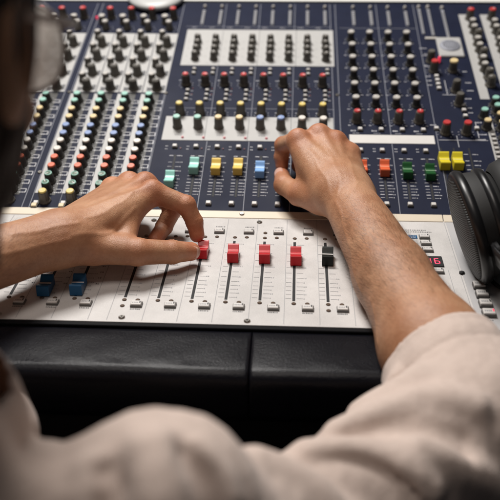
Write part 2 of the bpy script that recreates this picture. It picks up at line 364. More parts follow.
for i, c0 in enumerate(GC): knob('pan', 'pan_knob', c0 - 0.2, 159.5, ['cap_mint', 'cap_cream', 'cap_blue', 'cap_white'][i // 2], 4.4, 1.8)
for c0 in AC:
    for v in (366, 334.5, 303.2, 271.8, 240.6, 209.5): knob('aux', 'auxiliary_knob', c0, v, 'cap_grey', 4.6, 1.6)
    knob('level', 'auxiliary_level_knob', c0 + 0.2, 176, 'cap_red', 3.9, 1.6, 'pointer')
for u, v, cp in ((174.7, 288.5, 'cap_red'), (198.9, 289, 'cap_cream'), (197, 243, 'knobl'), (197.5, 214, 'knobl'), (174, 154, 'cap_red'), (198.3, 154.3, 'cap_red'), (173, 312, 'knobl')):
    knob('level', 'monitor_knob', u, v, cp, 4.6 if cp != 'cap_cream' else 5.4, 1.8, None)
for c0 in RC:
    knob('level', 'gain_knob', c0 - 0.5, 425, 'cap_red', 4.6)
    for v in (403, 387, 355, 339, 307, 291): knob('slim', 'frequency_knob', c0, v, 'cap_grey', 4.2, 1.2)
    for v in (371, 323, 274, 257): knob('tone', 'tone_knob', c0 + 3, v, 'knobl', 3.6, 0.8, 'pointer')
    for v, cp in CH[:-2]: knob('send', 'right_send_knob', c0 + 1, v, cp, 4.3, 1.6, None)  # same send knobs as on the left strips, named by side
# the two rows of the nearest right strip that sit further left
for v, cp in ((187, 'cap_mint'), (165, 'cap_cream')): knob('send', 'send_knob', 223.5, v, cp, 4.3, 1.6, None)

# ---- push buttons
def btn_mesh(w, l, h, top, mark=None, d=0):
    b = MB().m('button_d').box(-w / 2 - .5, w / 2 + .5, -l / 2 - .6, l / 2 + .5, 0.05, h * .62, bev=.3)
    b.m(top).box(-w / 2 + d, w / 2 + d - .4, -l / 2 + .2, l / 2, h * .3, h, bev=.35)
    if mark: b.m(mark).box(w / 2 - 2.2, w / 2 - 1.0, -l * .1, l * .34, h, h + .15)
    if mark:
        for i in range(4): b.m('thin').box(-w * .38 + i * w * .15, -w * .38 + i * w * .15 + w * .1, -l * .12, l * .1, h, h + .1)
    return b.mesh('push_button')
B = {'s': btn_mesh(5.2, 4.6, 3.6, 'button_l'), 'm': btn_mesh(9.5, 6.6, 3.2, 'button_l', 'print'), 'w': btn_mesh(10.5, 8.5, 4.5, 'button_l', 'print'),
     'r': btn_mesh(10.5, 8.5, 4.5, 'button_l', 'led_pink'), 't': btn_mesh(4.4, 3.6, 3, 'button'), 'a': btn_mesh(6, 5.5, 3.6, 'amber')}
def button(k, T, name='push_button'): return inst(name, B[k], con, T)
LCOL = [-317.4 + 30.15 * 0, -287.4, -257.4, -227.4, -197.6]
MCOL = [-152.4, -122.3, -92.1, -61.8, -31.4, -1.2, 29.3]
for c0 in GC: button('s', TU(c0 + 1, 120.5), 'mute_button'); button('s', TU(c0 - 5 + 30 * 0 + 4.4, 20.5), 'solo_button')
for c0 in AC: button('s', TU(c0 + 3.8, 158.5), 'mute_button'); button('s', TU(c0 + 2.5, 118), 'mute_button'); button('s', TU(c0 + 1.5, 24), 'solo_button')
for c0 in GC:
    for v in (251 - 14, 251 - 24, 251 - 34): button('t', TU(c0 + 3.6, v + 1), 'routing_button')
    for v in (288, 278): button('t', TU(c0 + 7.2, v), 'equaliser_button')
for v in (275, 265.8, 256.6, 247.4): button('s', TU(177, v), 'source_button')
for v in (211, 200, 188): button('s', TU(202, v), 'source_button')
for u, v in ((161.5, 162), (209, 163)): button('s', TU(u + 3, v), 'source_button')
for c0 in LC[2:]: button('s', TU(c0 - 7.5, 16), 'mute_button'); button('a', TU(c0 - 8.5, 6 + 8 * 0 - 0 + 8.5 - 3), 'solo_button')
for i in range(12): button('t', TU(229, 150 - i * 8.5), 'routing_button')
for c0 in LCOL + MCOL: button('m', TL(c0 + 12.4, -172.5), 'mute_button')
for c0 in MCOL[:-0 or None]: button('m', TL(c0 + 13.6, -33.5), 'solo_button')
for v in (-130, -145, -160, -175): button('r' if v == -175 else 'w', TL(167, v, .5), 'monitor_button')
for v in (-37, -50, -63.5): button('m', TL(129.5, v), 'menu_button')
button('m', TL(134, -104), 'menu_button')

# ---- faders
M['l_mint'] = mat('pale_mint', (0.62, 0.85, 0.80)); M['l_yellow'] = mat('pale_yellow', (0.88, 0.74, 0.36)); M['l_blue'] = mat('pale_blue', (0.45, 0.62, 0.88))
M['l_orange'] = mat('pale_orange', (0.80, 0.30, 0.16)); M['l_green'] = mat('pale_green', (0.20, 0.36, 0.20)); M['l_lemon'] = mat('pale_lemon', (0.80, 0.72, 0.22))
def fader_mesh(k, m):
    w = 5.7 * k
    pf = [(-11.2 * k, 0.9), (-10.4 * k, 10.6 * k), (-9.4 * k, 11.4 * k), (-7.6 * k, 10.9 * k), (-3.5 * k, 8.6 * k), (0, 7.9 * k), (3.5 * k, 8.5 * k), (7.4 * k, 11.6 * k), (9.2 * k, 12.2 * k), (10.2 * k, 11.4 * k), (11.2 * k, 0.9)]
    b = MB().m(m).prism(pf, -w, w)
    me = b.mesh('fader_cap')
    bm = bmesh.new(); bm.from_mesh(me); bmesh.ops.bevel(bm, geom=[e for e in bm.edges], offset=0.00035 * k, segments=2, affect='EDGES', profile=0.6)
    bm.to_mesh(me); bm.free(); me.update(); return me
FM = {}
def line_mesh(k, m):
    w = 5.7 * k; return MB().m(m).prism([(-0.7 * k, 8.0 * k), (-.7 * k, 8.35 * k), (0.7 * k, 8.35 * k), (0.7 * k, 8.0 * k)], -w + .2, w - .2).mesh('pointer_line')
def fader(m, T, k=1.0, ptr='pointer'):
    ptr = {'f_mint': 'l_mint', 'f_yellow': 'l_yellow', 'f_lblue': 'l_blue', 'f_orange': 'l_orange', 'f_green': 'l_green', 'f_lemon': 'l_lemon'}.get(m, ptr)
    if (m, k) not in FM: FM[(m, k)] = (fader_mesh(k, m), line_mesh(k, ptr))
    T = T @ Matrix.Rotation(random.uniform(-.025, .025), 4, 'Z')
    f = inst('fader_cap', FM[(m, k)][0], con, T); inst('pointer_line', FM[(m, k)][1], f, T)
    st = MB().m('slot').box(-1.0, 1.0, -4, 4, 0.1, 1.2); st.build('stem', f, T)
    return f
for c0, v in zip(MCOL, (-84, -86, -80, -86, -86.5, -89, -88)):
    fader('f_black' if c0 > 20 else 'f_red', TL(c0 + 1.3, v), 0.94, 'pointer' if c0 > 20 else 'pointer_red')
fader('f_dblue', TL(LCOL[3] + .8, -152)); fader('f_dblue', TL(LCOL[4] + .4, -149.5))
fader('f_dblue', TL(LCOL[2], -95)); fader('f_dblue', TL(LCOL[1], -120)); fader('f_dblue', TL(LCOL[0], -130))
for i, (m, v) in enumerate((('f_mint', 56), ('f_mint', 80), ('f_yellow', 79), ('f_yellow', 79.5), ('f_lblue', 75), ('f_lblue', 75), ('f_orange', 48), ('f_orange', 78))):
    fader(m, TU(GC[i] + 3.0, v), 0.91)
for i, (m, v) in enumerate((('f_orange', 80), ('f_orange', 81), ('f_green', 77), ('f_green', 75))): fader(m, TU(AC[i] + 2.4, v), 0.91)
for u in (165.2, 180.2): fader('f_lemon', TU(u, 95), 0.98)
def slot(T, y0, y1, w=1.3): MB().m('slot').box(-w, w, y0, y1, 0.05, 0.22).build('fader_slot', con, T)
for c0 in LCOL + MCOL: slot(TL(c0, 0), -160, -52)
for c0 in GC: slot(TU(c0 + 3, 0), 33, 106, 1.1)
for c0 in AC: slot(TU(c0 + 2.4, 0), 33, 106, 1.1)
for u in (165.2, 180.2, 197.5): slot(TU(u, 0), 45, 126, 0.9)

# ---- little lamps and screws
dot = MB().m('lens_off').lathe([(2.1, 0.05), (2.1, .5), (1.4, 1.0)], 14).mesh('indicator_lamp')
def lamp(T): inst('indicator_lamp', dot, con, T)
for i, c0 in enumerate(LCOL + MCOL):
    lamp(TL(c0, -164.2)); lamp(TL(c0 + 12, -164.2)); lamp(TL(c0, -44.6)); lamp(TL(c0 + 12, -44.0))
for c0 in (MCOL[0], MCOL[6]): lamp(TL(c0, -174))
lamp(TL(MCOL[4], -34))
scr = MB().m('steel').lathe([(3.0, 0.05), (2.9, .8), (1.9, 1.5)], 16).m('slot').lathe([(1.1, 1.42), (1.1, 1.6)], 6).mesh('screw')
for u, v in ((-149.5, -192), (-40.8, -193), (-38.4, -10.6), (-258, -10.6), (-150, -10.6), (70, -193), (98, -10.6), (148, -193), (-258, -192)): inst('screw', scr, con, TL(u, v))
for u, v in ((-57.8, 4.2), (-166, 4), (55, 4), (-168, 232), (49, 232), (-292, 232), (-292, 70), (-168, 40)): inst('screw', scr, con, TU(u, v, 1.2 if v < 9 else 0) @ SC(.9))
pk = MB().m('led_soft').lathe([(1.7, 0.45), (1.6, 1.6), (.8, 2.4)], 12).mesh('indicator_lamp')
dk = MB().m('led_dark').lathe([(1.0, 0.05), (.9, 1.0)], 10).mesh('indicator_lamp')
for c0 in GC: inst('signal_lamp', pk, con, TU(c0 + 7.8, 139)); inst('peak_lamp', dk, con, TU(c0 + 7.8, 118)); inst('peak_lamp', dk, con, TU(c0 + 9.5, 243)); inst('peak_lamp', dk, con, TU(c0 + 9.5, 230))
MB().m('led_pink').lathe([(1.7, 0), (1.6, 3), (.8, 3.8)], 14).build('power_lamp', con, TU(-291.5, 421))
MB().m('led_pink').lathe([(1.9, 0), (1.8, 7), (1.0, 8.4)], 14).build('talkback_lamp', con, TU(184, 312))
# talkback grille
tb = MB().m('plate').box(186, 219, 323, 371, 0, 3, bev=1).build('talkback_plate', con, RU)
g = MB().m('line').lathe([(14, 3), (13.5, 4.2), (9, 5.2), (4, 5.5)], 36, T=Matrix.Translation((202.5, 348, 0)))
g.m('print')
for i in range(-5, 6):
    for j in range(-5, 6):
        if i * i + j * j < 24: g.lathe([(.55, 5.0), (.55, 5.7)], 6, T=Matrix.Translation((202.5 + i * 2.2, 348 + j * 2.2, 0)))
g.build('talkback_grille', tb, RU)
# digital display with two red digits
dsp = MB().m('slot').box(117, 141, -95, -76, 0.0, 1.4, bev=.4).build('display', con, RL)
SEG = {'a': (0, 2, 1, 0), 'g': (0, 1, 1, 0), 'd': (0, 0, 1, 0), 'f': (0, 1, 0, 1), 'b': (1, 1, 0, 1), 'e': (0, 0, 0, 1), 'c': (1, 0, 0, 1)}
dg = MB().m('led_pink')
for x0, segs in ((124.5, 'bc'), (132.6, 'afgedc')):
    for s_ in segs:
        i, j, hz, vt = SEG[s_]; x = x0 + i * 4.2 * (1 - hz); y = -90.5 + j * 4.6
        if hz: dg.box(x0 + .4, x0 + 4.4, y - .55, y + .55, 1.4, 1.6)
        else: dg.box(x, x + 1.1, y + .2, y + 4.4, 1.4, 1.6)
dg.build('display_digits', dsp, RL)
# button columns / bus bars at the head of each column
for c0 in GC + AC:
    x = c0 + 6
    sb = MB().m('line').box(x - 2.0, x + 2.0, 404, 445, 0.05, 1.2)
    sb.m('thin')
    for i in range(7): sb.box(x - 1.8, x + 1.8, 405.5 + i * 5.6, 409 + i * 5.6, 1.2, 2.6)
    sb.build('selector_column', con, RU)
    inst('trim_button', MB().m('cap_grey').lathe([(2.4, 0), (2.2, 3.4), (1.4, 4.2)], 14).mesh('trim_button'), con, TU(x + .2, 455))
for x, y0, y1 in ((171, 382, 452), (184, 378, 452), (204, 372, 450)):
    sb = MB().m('line').box(x - 1.8, x + 1.8, y0, y1, 0.05, 1.2).m('thin')
    k = int((y1 - y0) / 5.6)
    for i in range(k): sb.box(x - 1.5, x + 1.5, y0 + .8 + i * 5.6, y0 + 4.0 + i * 5.6, 1.2, 2.2)
    sb.build('level_meter', con, RU)
    inst('trim_button', MB().m('cap_grey').lathe([(2.6, 0), (2.4, 3.4), (1.4, 4.2)], 14).mesh('trim_button'), con, TU(x, y1 + 5))
MB().m('cap_grey').box(172, 188, 369, 374, 0.05, 1.5, bev=.3).build('label_bar', con, RU)

# ---- printing: dividing lines, scales and legends (surface pattern of each panel)
pu = MB().m('line')
def ln(b, x0, x1, y0, y1, h=0.06, t=0.14): b.box(x0, x1, y0, y1, h, h + t)
for x in (-290, -298, -169.5, -106.6, -57, -7.5, 43.5, 51, 110, 163.5): ln(pu, x - .3, x + .3, 10, 466 if x not in (-106.6, -57, -7.5) else 133)
for x in (-107, -57, -7): ln(pu, x - .25, x + .25, 183, 297); ln(pu, x - .25, x + .25, 392, 466)
ln(pu, -160, 44, 200, 200.5); ln(pu, -160, 44, 400, 400.5); ln(pu, 56, 163, 398, 398.5)
for c0 in LC[3:]: ln(pu, c0 + 17.2, c0 + 17.6, 8, 232)
def dashes(b, x, y, n, w=1.5, h=1.6, gap=.55, z=0.06, t=.12):
    for i in range(n):
        ww = w * random.uniform(.6, 1.0); hh = h * random.uniform(.7, 1)
        b.box(x, x + ww, y, y + hh, z, z + t); x += w + gap
pi_ = MB().m('ink')
def arc(b, u, v, r, a0=-140, a1=140, n=7):
    for i in range(n):
        a = math.radians(90 - (a0 + (a1 - a0) * i / (n - 1)))
        T = Matrix.Translation((u + r * math.cos(a), v + r * math.sin(a), .22)) @ Matrix.Rotation(a, 4, 'Z')
        b.box(-.7, .7, -.22, .22, 0.06, 0.2, T=T)
for c0 in LC:
    for v, cp in CH:
        arc(pi_, c0 - .5, v, 7.8, 20, 140, 5)
        dashes(pi_, c0 + 8, v - 4, 4, 1.5, 2.0, z=.27); ln(pi_, c0 + 8.5, c0 + 15.5, v + 2.2, v + 3.0, h=.27); ln(pi_, c0 + 14.9, c0 + 15.7, v - 3, v + 2.8)
    for v in (392, 423): arc(pi_, c0 + 4, v, 8.5)
for c0 in GC:
    for v in (252.5, 188): arc(pi_, c0, v, 8.6, n=9)
    dashes(pi_, c0 - 10, 262, 3, 1.3, 1.4); dashes(pi_, c0 - 8, 197 - 6, 1, 1.2, 1.5); dashes(pi_, c0 - 10.2, 116.5, 2, 1.2, 1.3); dashes(pi_, c0 - 10.2, 122, 2, 1.2, 1.3)
    dashes(pi_, c0 - 7, 397, 4, 1.2, 1.4)
    for i in range(3): dashes(pi_, c0 + 7.5, 238 - 9.5 * i, 2, 1.2, 1.2)
for c0 in AC:
    for v in (366, 334.5, 303.2, 271.8, 240.6, 209.5, 176): arc(pi_, c0, v, 7.9, n=9); dashes(pi_, c0 - 10, v - 8.5, 2, 1.2, 1.5); dashes(pi_, c0 + 7.5, v - 8.5, 2, 1.2, 1.5)
    dashes(pi_, c0 - 7.5, 156.5, 3, 1.7, 2.2); dashes(pi_, c0 - 8, 117, 2, 1.3, 1.5); dashes(pi_, c0 - 8, 122, 2, 1.3, 1.5); dashes(pi_, c0 - 5, 152, 5, 1, 1)
for c0 in RC:
    for v, cp in CH: arc(pi_, c0 + 1, v, 7.4, -140, -20, 4)
SCL = [104, 92, 84, 76, 68, 62, 56, 51, 46, 41, 36]
for c0 in [g_ + 3.0 for g_ in GC] + [g_ + 2.4 for g_ in AC]:
    for i, v in enumerate(SCL): ln(pi_, c0 - 6.6, c0 - 2.1, v, v + (.9 if i % 3 == 0 else .45)); ln(pi_, c0 + 2.1, c0 + 6.6, v, v + (.9 if i % 3 == 0 else .45)); dashes(pi_, c0 + 7.4, v - .4, 1 + (i % 2), 1.0, 1.4)
for i, v in enumerate(SCL): ln(pi_, 190.5, 195, v + 10, v + 10.8); ln(pi_, 200, 204.5, v + 10, v + 10.8); dashes(pi_, 205.5, v + 9.6, 1 + (i % 2), 1.2, 1.5)
for (x, y, n) in ((158, 170, 4), (212, 176, 4), (208, 142, 6), (164, 276, 3), (164, 266, 3), (164, 256, 3), (212, 288, 3), (212, 262, 4), (207, 226, 4), (167, 330, 4), (162, 345, 5), (212, 244, 4), (165, 300, 3), (207, 206, 3), (207, 196, 3), (213, 152, 5)): dashes(pi_, x, y, n, 1.5, 1.9)
for u, v in ((174.7, 288.5), (198.9, 289), (197, 243), (197.5, 214), (174, 154), (198.3, 154.3)): arc(pi_, u, v, 9, n=9)
ln(pi_, 165, 222, 141, 141.6); ln(pi_, 186.5, 187.1, 128, 150); ln(pi_, 212, 212.6, 146, 178); ln(pi_, 180, 206, 235, 235.6); ln(pi_, 186, 186.6, 235, 268)
for x0_, x1_, y_ in ((163.8, 181, 327), (163.8, 168, 303)): ln(pi_, x0_, x1_, y_, y_ + .6)
pi_.m('thin'); pp = pi_
for i in range(4):
    for q in (0, 1):
        c0 = GC[2 * i + q]; dashes(pp, c0 - 9, 172, 3, 1.2, 1.5, z=.55); arc2 = c0
        dashes(pp, c0 - 4, 303, 3, 1.2, 1.4, z=.55); dashes(pp, c0 - 8, 320, 2, 1.2, 1.4, z=.55); dashes(pp, c0 - 8, 340, 2, 1.2, 1.4, z=.55); dashes(pp, c0 - 8, 358, 2, 1.2, 1.4, z=.55)
        for k, x in enumerate((-2, 1, 4)): pp.box(c0 + x, c0 + x + 2.2, 143.5, 145.2, .55, .7)
for c0 in LC:
    pp.box(c0 + 16.2, c0 + 16.6, 233, 379, .55, .6)
    for v in (241, 275, 312, 347):
        pp.m('print').box(c0 + 10.5, c0 + 15, v - 4, v + 8, .52, .58); pp.box(c0 - 8, c0 - 2, v - 5, v + 3, .52, .58); pp.m('thin')
        dashes(pp, c0 + 11, v + 4, 2, 1.2, 1.3, z=.55); dashes(pp, c0 - 9, v + 3, 2, 1.1, 1.3, z=.55)
pu.build('divider_lines', con, RU); pi_.build('panel_print', con, RU)
# lower panel printing
pl_ = MB().m('thin')
for x in (-332, -302, -271.5, -241.5, -210.5, -178.5, -162, -131.5, -101.3, -71.2, -40, -9.4, 21.5, 51.8, 82): ln(pl_, x - .22, x + .22, -196, -4)
ln(pl_, 153.9, 154.3, -196, -4); ln(pl_, 143.6, 144, -150, -100)
LS = [-58, -76, -90, -102, -112, -121, -129, -136, -142.5, -149, -156]
for c0 in LCOL + MCOL:
    for i, v in enumerate(LS):
        ln(pl_, c0 - 7.4, c0 - 2.4, v, v + .38); ln(pl_, c0 + 2.4, c0 + 8.4, v, v + .38)
        if i in (0, 3, 5, 6, 7, 8, 9, 10): dashes(pl_, c0 + 8.8, v - .7, 1 + (i % 2), 1.1, 1.8)
pd = pl_.m('print')
for c0 in LCOL + MCOL:
    dashes(pd, c0 + 7.6, -179.4, 6, 1.25, 1.5, gap=.3); dashes(pd, c0 + 9.2, -22.6, 6, 1.2, 1.6, gap=.4)
for c0 in LCOL:
    for i in range(8): dashes(pd, c0 + 13.5, -66 - i * 10.5, 2, 1.3, 1.7)
dashes(pd, 104, -22, 16, 1.3, 1.7); dashes(pd, 104, -26, 20, 1.2, 1.7); dashes(pd, 116, -51, 4, 1.2, 1.6); dashes(pd, 120, -64, 3, 1.2, 1.6)
ln(pd, 161, 161.3, -190, -4); ln(pd, 174, 174.3, -190, -120)
dashes(pd, 161.4, -184, 5, 1.2, 1.5, z=.56)
pl_.build('panel_print', con, RL)
MB().m('f_dblue').box(110, 122.5, -39.5, -32.5, .05, .4).build('blue_label', con, RL)
lab = MB().m('ink'); dashes(lab, 111.5, -35.4, 6, 1.2, 1.3, z=.41); dashes(lab, 112.5, -38, 5, 1.2, 1.3, z=.41); lab.build('label_print', con, RL)
for u, v in ((155.5, -106), (152, -173)): inst('jack_pin', MB().m('slot').lathe([(2.6, 0.1), (2.6, 1.5), (1.2, 2.2)], 12).mesh('jack_pin'), con, TL(u, v, .3))

# ---- dish on the back edge
ds = MB().m('dish').lathe([(36, 0), (42, 1.5), (43, 5), (41, 8), (30, 10), (10, 10.5)], 48, T=None).build('round_base', None, TU(-212, 478, 2.5))
ds['label'] = 'round pale grey plastic base resting on the back edge of the console'; ds['category'] = 'stand base'
# ------------------------------------------------------------------ headphones
HP = [153.868, -105.672, 34.141]; HN = [-0.952, -0.055, -0.302]
zz = Vector(HN).normalized(); yy = Vector((0, 0.2, 1)); yy = (yy - zz * yy.dot(zz)).normalized(); xx = yy.cross(zz)
HM = Matrix.Translation(Vector(HP) * MM) @ Matrix((xx, yy, zz)).transposed().to_4x4()
hp = bpy.data.objects.new('headphones', None); link(hp, None, HM)
hp['label'] = 'black headphones with ribbed grille and glossy rings lying on the right of the desk'; hp['category'] = 'headphones'
def cup(T):
    # z+ is the outside
    T = T @ SC(.98)
    c = MB().m('rubber').lathe([(43, -34), (47, -30), (49, -22), (50.5, -14), (51, -8)], 64).build('ear_cup', hp, T)
    MB().m('gloss').lathe([(50.5, -10), (53.6, -9), (55.2, -5.5), (54.6, -1.8), (52.4, 0.2), (49.4, 0.6), (47.6, -1)], 72, cap=False).build('outer_ring', c, T)
    MB().m('gloss').lathe([(47, -29), (50.8, -27.5), (52, -24.5), (51, -21), (49, -20)], 72, cap=False).build('inner_ring', c, T)
    MB().m('grille').lathe([(49.3, -1.0), (48.6, 1.4), (46.5, 2.6), (36, 4.6), (22, 5.8), (8, 6.2)], 64).build('grille', c, T)
    q = MB().m('rubber'); pts = []
    q.lathe([(30, -40), (34, -52), (42, -57), (50, -55), (54, -47), (52, -38), (46, -33)], 64, cap=False); q.build('ear_cushion', c, T)
    return c
T2 = HM @ Matrix.Translation(Vector((0, 0, -165)) * MM) @ Matrix.Rotation(math.pi, 4, 'X')
cup(HM); cup(T2)
# headband: sprung arc joining both cups
def strap(name, m, x0, x1, r_in, r_out, cz, a0, a1, zc=-82.5, ry=1.0, lift=0):
    b = MB().m(m); n = 40; vs = []; fs = []
    for k in range(n + 1):
        a = math.radians(a0 + (a1 - a0) * k / n)
        for (x, r) in ((x0, r_in), (x1, r_in), (x1, r_out), (x0, r_out)):
            vs.append((x, lift + r * ry * math.sin(a), zc + r * math.cos(a)))
    for k in range(n):
        for i in range(4): j = (i + 1) % 4; fs.append((4 * k + i, 4 * k + j, 4 * k + 4 + j, 4 * k + 4 + i))
    fs += [(0, 1, 2, 3), (4 * n + 3, 4 * n + 2, 4 * n + 1, 4 * n)]
    b.add(vs, fs, None, True); return b.build(name, hp, HB)
HB = HM @ Matrix.Rotation(math.radians(-105), 4, 'Z')
strap('headband', 'gloss', -9, 9, 70, 73, 0, 0, 180, ry=1.25, lift=56)
strap('headband_pad', 'rubber', -13, 13, 62, 69.6, 0, 25, 155, ry=1.25, lift=56)
for s in (0, 1):
    T = HB if s == 0 else HB @ Matrix.Translation(Vector((0, 0, -165)) * MM) @ Matrix.Rotation(math.pi, 4, 'Y')
    MB().m('gloss').box(-7, 7, 47, 62, -16, -10, bev=1.5).build('yoke', hp, T)
# cable from the lower rim
def tube(name, pts, r, m, parent=None, n=10):
    P_ = [Vector(p) for p in pts]; Q = []
    for i in range(len(P_) - 1):
        p0 = P_[max(i - 1, 0)]; p1 = P_[i]; p2 = P_[i + 1]; p3 = P_[min(i + 2, len(P_) - 1)]
        for k in range(8):
            t = k / 8; Q.append(0.5 * ((2 * p1) + (p2 - p0) * t + (2 * p0 - 5 * p1 + 4 * p2 - p3) * t * t + (3 * p1 - p0 - 3 * p2 + p3) * t ** 3))
    Q.append(P_[-1]); b = MB().m(m); vs = []; fs = []
    for i, q in enumerate(Q):
        d = (Q[min(i + 1, len(Q) - 1)] - Q[max(i - 1, 0)]).normalized(); s_ = d.cross(Vector((0.3, 0.2, 1))).normalized(); t_ = d.cross(s_)
        for k in range(n): a = 2 * math.pi * k / n; vs.append(tuple(q + (s_ * math.cos(a) + t_ * math.sin(a)) * r))
    for i in range(len(Q) - 1):
        for k in range(n): j = (k + 1) % n; fs.append((i * n + k, i * n + j, (i + 1) * n + j, (i + 1) * n + k))
    fs += [tuple(range(n)), tuple(range(len(vs) - 1, len(vs) - n - 1, -1))]
    b.add(vs, fs, None, True); return b.build(name, parent)
tube('cable', [[168.3, -101.4, -0.6], [175.3, -115.6, -6.1], [182.9, -132.6, -9.9], [199.4, -146.9, -12.4], [233.0, -151.9, -12.9], [290.9, -133.0, -11.0]], 2.0, 'rubber', hp)
tube('cable_boot', [[166.2, -99.4, 5.6], [170.5, -105.0, -2.0], [175.3, -115.6, -6.1]], 3.3, 'rubber', hp)
# ------------------------------------------------------------------ the operator: one continuous implicit surface for the skin
def V(*a): return np.array(a, dtype=np.float32)
def sd_cone(p, a, b, ra, rb):
    a = np.asarray(a, np.float32); b = np.asarray(b, np.float32); ab = b - a; L2 = float(ab.dot(ab))
    t = np.clip(((p - a) @ ab) / L2, 0, 1); t = t.astype(np.float32)
    return np.linalg.norm(p - (a + t[:, None] * ab), axis=1) - (ra + (rb - ra) * t)
def sd_ell(p, c, r, Rm=None):
    q = p - np.asarray(c, np.float32)
    if Rm is not None: q = q @ np.asarray(Rm, np.float32)
    r = np.asarray(r, np.float32); k0 = np.linalg.norm(q / r, axis=1); k1 = np.linalg.norm(q / (r * r), axis=1) + 1e-6
    return k0 * (k0 - 1) / k1
def smin(a, b, k):
    h = np.clip(0.5 + 0.5 * (b - a) / k, 0, 1); return b * (1 - h) + a * h - k * h * (1 - h)
def mesh_field(fn, lo, hi, res, slack=4.0):
    BS = 12; step = BS * res; lo = np.array(lo, float); n = np.ceil((np.array(hi) - lo) / step).astype(int)
    I = np.stack(np.meshgrid(*[np.arange(k) for k in n], indexing='ij'), -1).reshape(-1, 3)
    cen = (lo + (I + 0.5) * step).astype(np.float32); d = fn(cen)
    act = I[np.abs(d) < step * 0.87 * 1.15 + slack]
    g = np.stack(np.meshgrid(*[np.arange(BS + 1)] * 3, indexing='ij'), -1).reshape(-1, 3)
    dims = n * BS + 2; vk = []; vp = []; ek = [[], [], []]; es = [[], [], []]
    key = lambda c: (c[..., 0] * dims[1] + c[..., 1]) * dims[2] + c[..., 2]
    CHN = 60
    for s in range(0, len(act), CHN):
        A = act[s:s + CHN]; base = A * BS; G = base[:, None, :] + g[None]
        F_ = fn((lo + G.reshape(-1, 3) * res).astype(np.float32)).reshape(len(A), BS + 1, BS + 1, BS + 1)
        F_[F_ == 0] = 1e-5
        c8 = [F_[:, i:i + BS, j:j + BS, k:k + BS] for i in (0, 1) for j in (0, 1) for k in (0, 1)]
        mn = np.minimum.reduce(c8); mx = np.maximum.reduce(c8); w = np.argwhere((mn < 0) & (mx > 0))
        if len(w) == 0: continue
        bi, ii = w[:, 0], w[:, 1:]
        val = np.stack([c[bi, ii[:, 0], ii[:, 1], ii[:, 2]] for c in c8], 1)
        off = np.array([(i, j, k) for i in (0, 1) for j in (0, 1) for k in (0, 1)], float)
        acc = np.zeros((len(w), 3)); cnt = np.zeros(len(w))
        for a_ in range(8):
            for ax in range(3):
                b_ = a_ | (4 >> ax)
                if b_ == a_: continue
                m_ = (val[:, a_] < 0) != (val[:, b_] < 0); t = val[:, a_] / (val[:, a_] - val[:, b_] + 1e-12)
                pnt = off[a_] + (off[b_] - off[a_]) * t[:, None]; acc[m_] += pnt[m_]; cnt[m_] += 1
        cell = base[bi] + ii; vk.append(key(cell)); vp.append(lo + (cell + acc / cnt[:, None]) * res)
        for ax in range(3):
            b_ = 4 >> ax; m_ = (val[:, 0] < 0) != (val[:, b_] < 0); ek[ax].append(cell[m_]); es[ax].append(val[m_, 0] < 0)
    vk = np.concatenate(vk); vp = np.concatenate(vp); vk, ui = np.unique(vk, return_index=True); vp = vp[ui]
    faces = []
    for ax in range(3):
        c = np.concatenate(ek[ax]); s_ = np.concatenate(es[ax]); u_ = np.eye(3, dtype=int)[(ax + 1) % 3]; v_ = np.eye(3, dtype=int)[(ax + 2) % 3]
        q = [key(c), key(c - u_), key(c - u_ - v_), key(c - v_)]; idx = [np.clip(np.searchsorted(vk, k_), 0, len(vk) - 1) for k_ in q]
        ok = np.all([vk[i_] == k_ for i_, k_ in zip(idx, q)], axis=0)
        Q = np.stack(idx, 1)[ok]; s_ = s_[ok]; Q[~s_] = Q[~s_][:, ::-1]; faces.append(Q)
    faces = np.concatenate(faces)
    e = 0.3
    for _ in range(2):
        P32 = vp.astype(np.float32); d0 = np.zeros(len(vp)); gr = np.zeros((len(vp), 3))
        for s in range(0, len(vp), 200000):
            q = P32[s:s + 200000]; d0[s:s + 200000] = fn(q)
            for ax in range(3):
                o_ = np.zeros(3, np.float32); o_[ax] = e; gr[s:s + 200000, ax] = (fn(q + o_) - fn(q - o_)) / (2 * e)
        gl = (gr ** 2).sum(1) + 1e-6; mv = -d0 / gl; mv = np.clip(mv, -res * .5, res * .5); vp = vp + gr * mv[:, None] * 0.9
    return vp, faces
def to_object(name, vp, faces, m, parent):
    me = bpy.data.meshes.new(name); me.vertices.add(len(vp)); me.vertices.foreach_set('co', (vp * MM).astype(np.float32).ravel())
    me.loops.add(len(faces) * 4); me.loops.foreach_set('vertex_index', faces.astype(np.int32).ravel())
    me.polygons.add(len(faces)); me.polygons.foreach_set('loop_start', np.arange(0, len(faces) * 4, 4, dtype=np.int32))
    me.materials.append(M[m]); me.update(calc_edges=True); me.validate()
    me.polygons.foreach_set('use_smooth', np.ones(len(me.polygons), dtype=bool))
    return link(bpy.data.objects.new(name, me), parent)
def noise3(p, sc, seed):      # cheap smooth pseudo noise
    r = np.random.RandomState(seed); o = np.zeros(len(p), np.float32)
    for k in range(5):
        w = r.normal(size=3) / sc * (1 + .35 * k); o += np.sin(p @ w.astype(np.float32) + r.uniform(0, 6)) / (1 + .5 * k)
    return o / 2.6
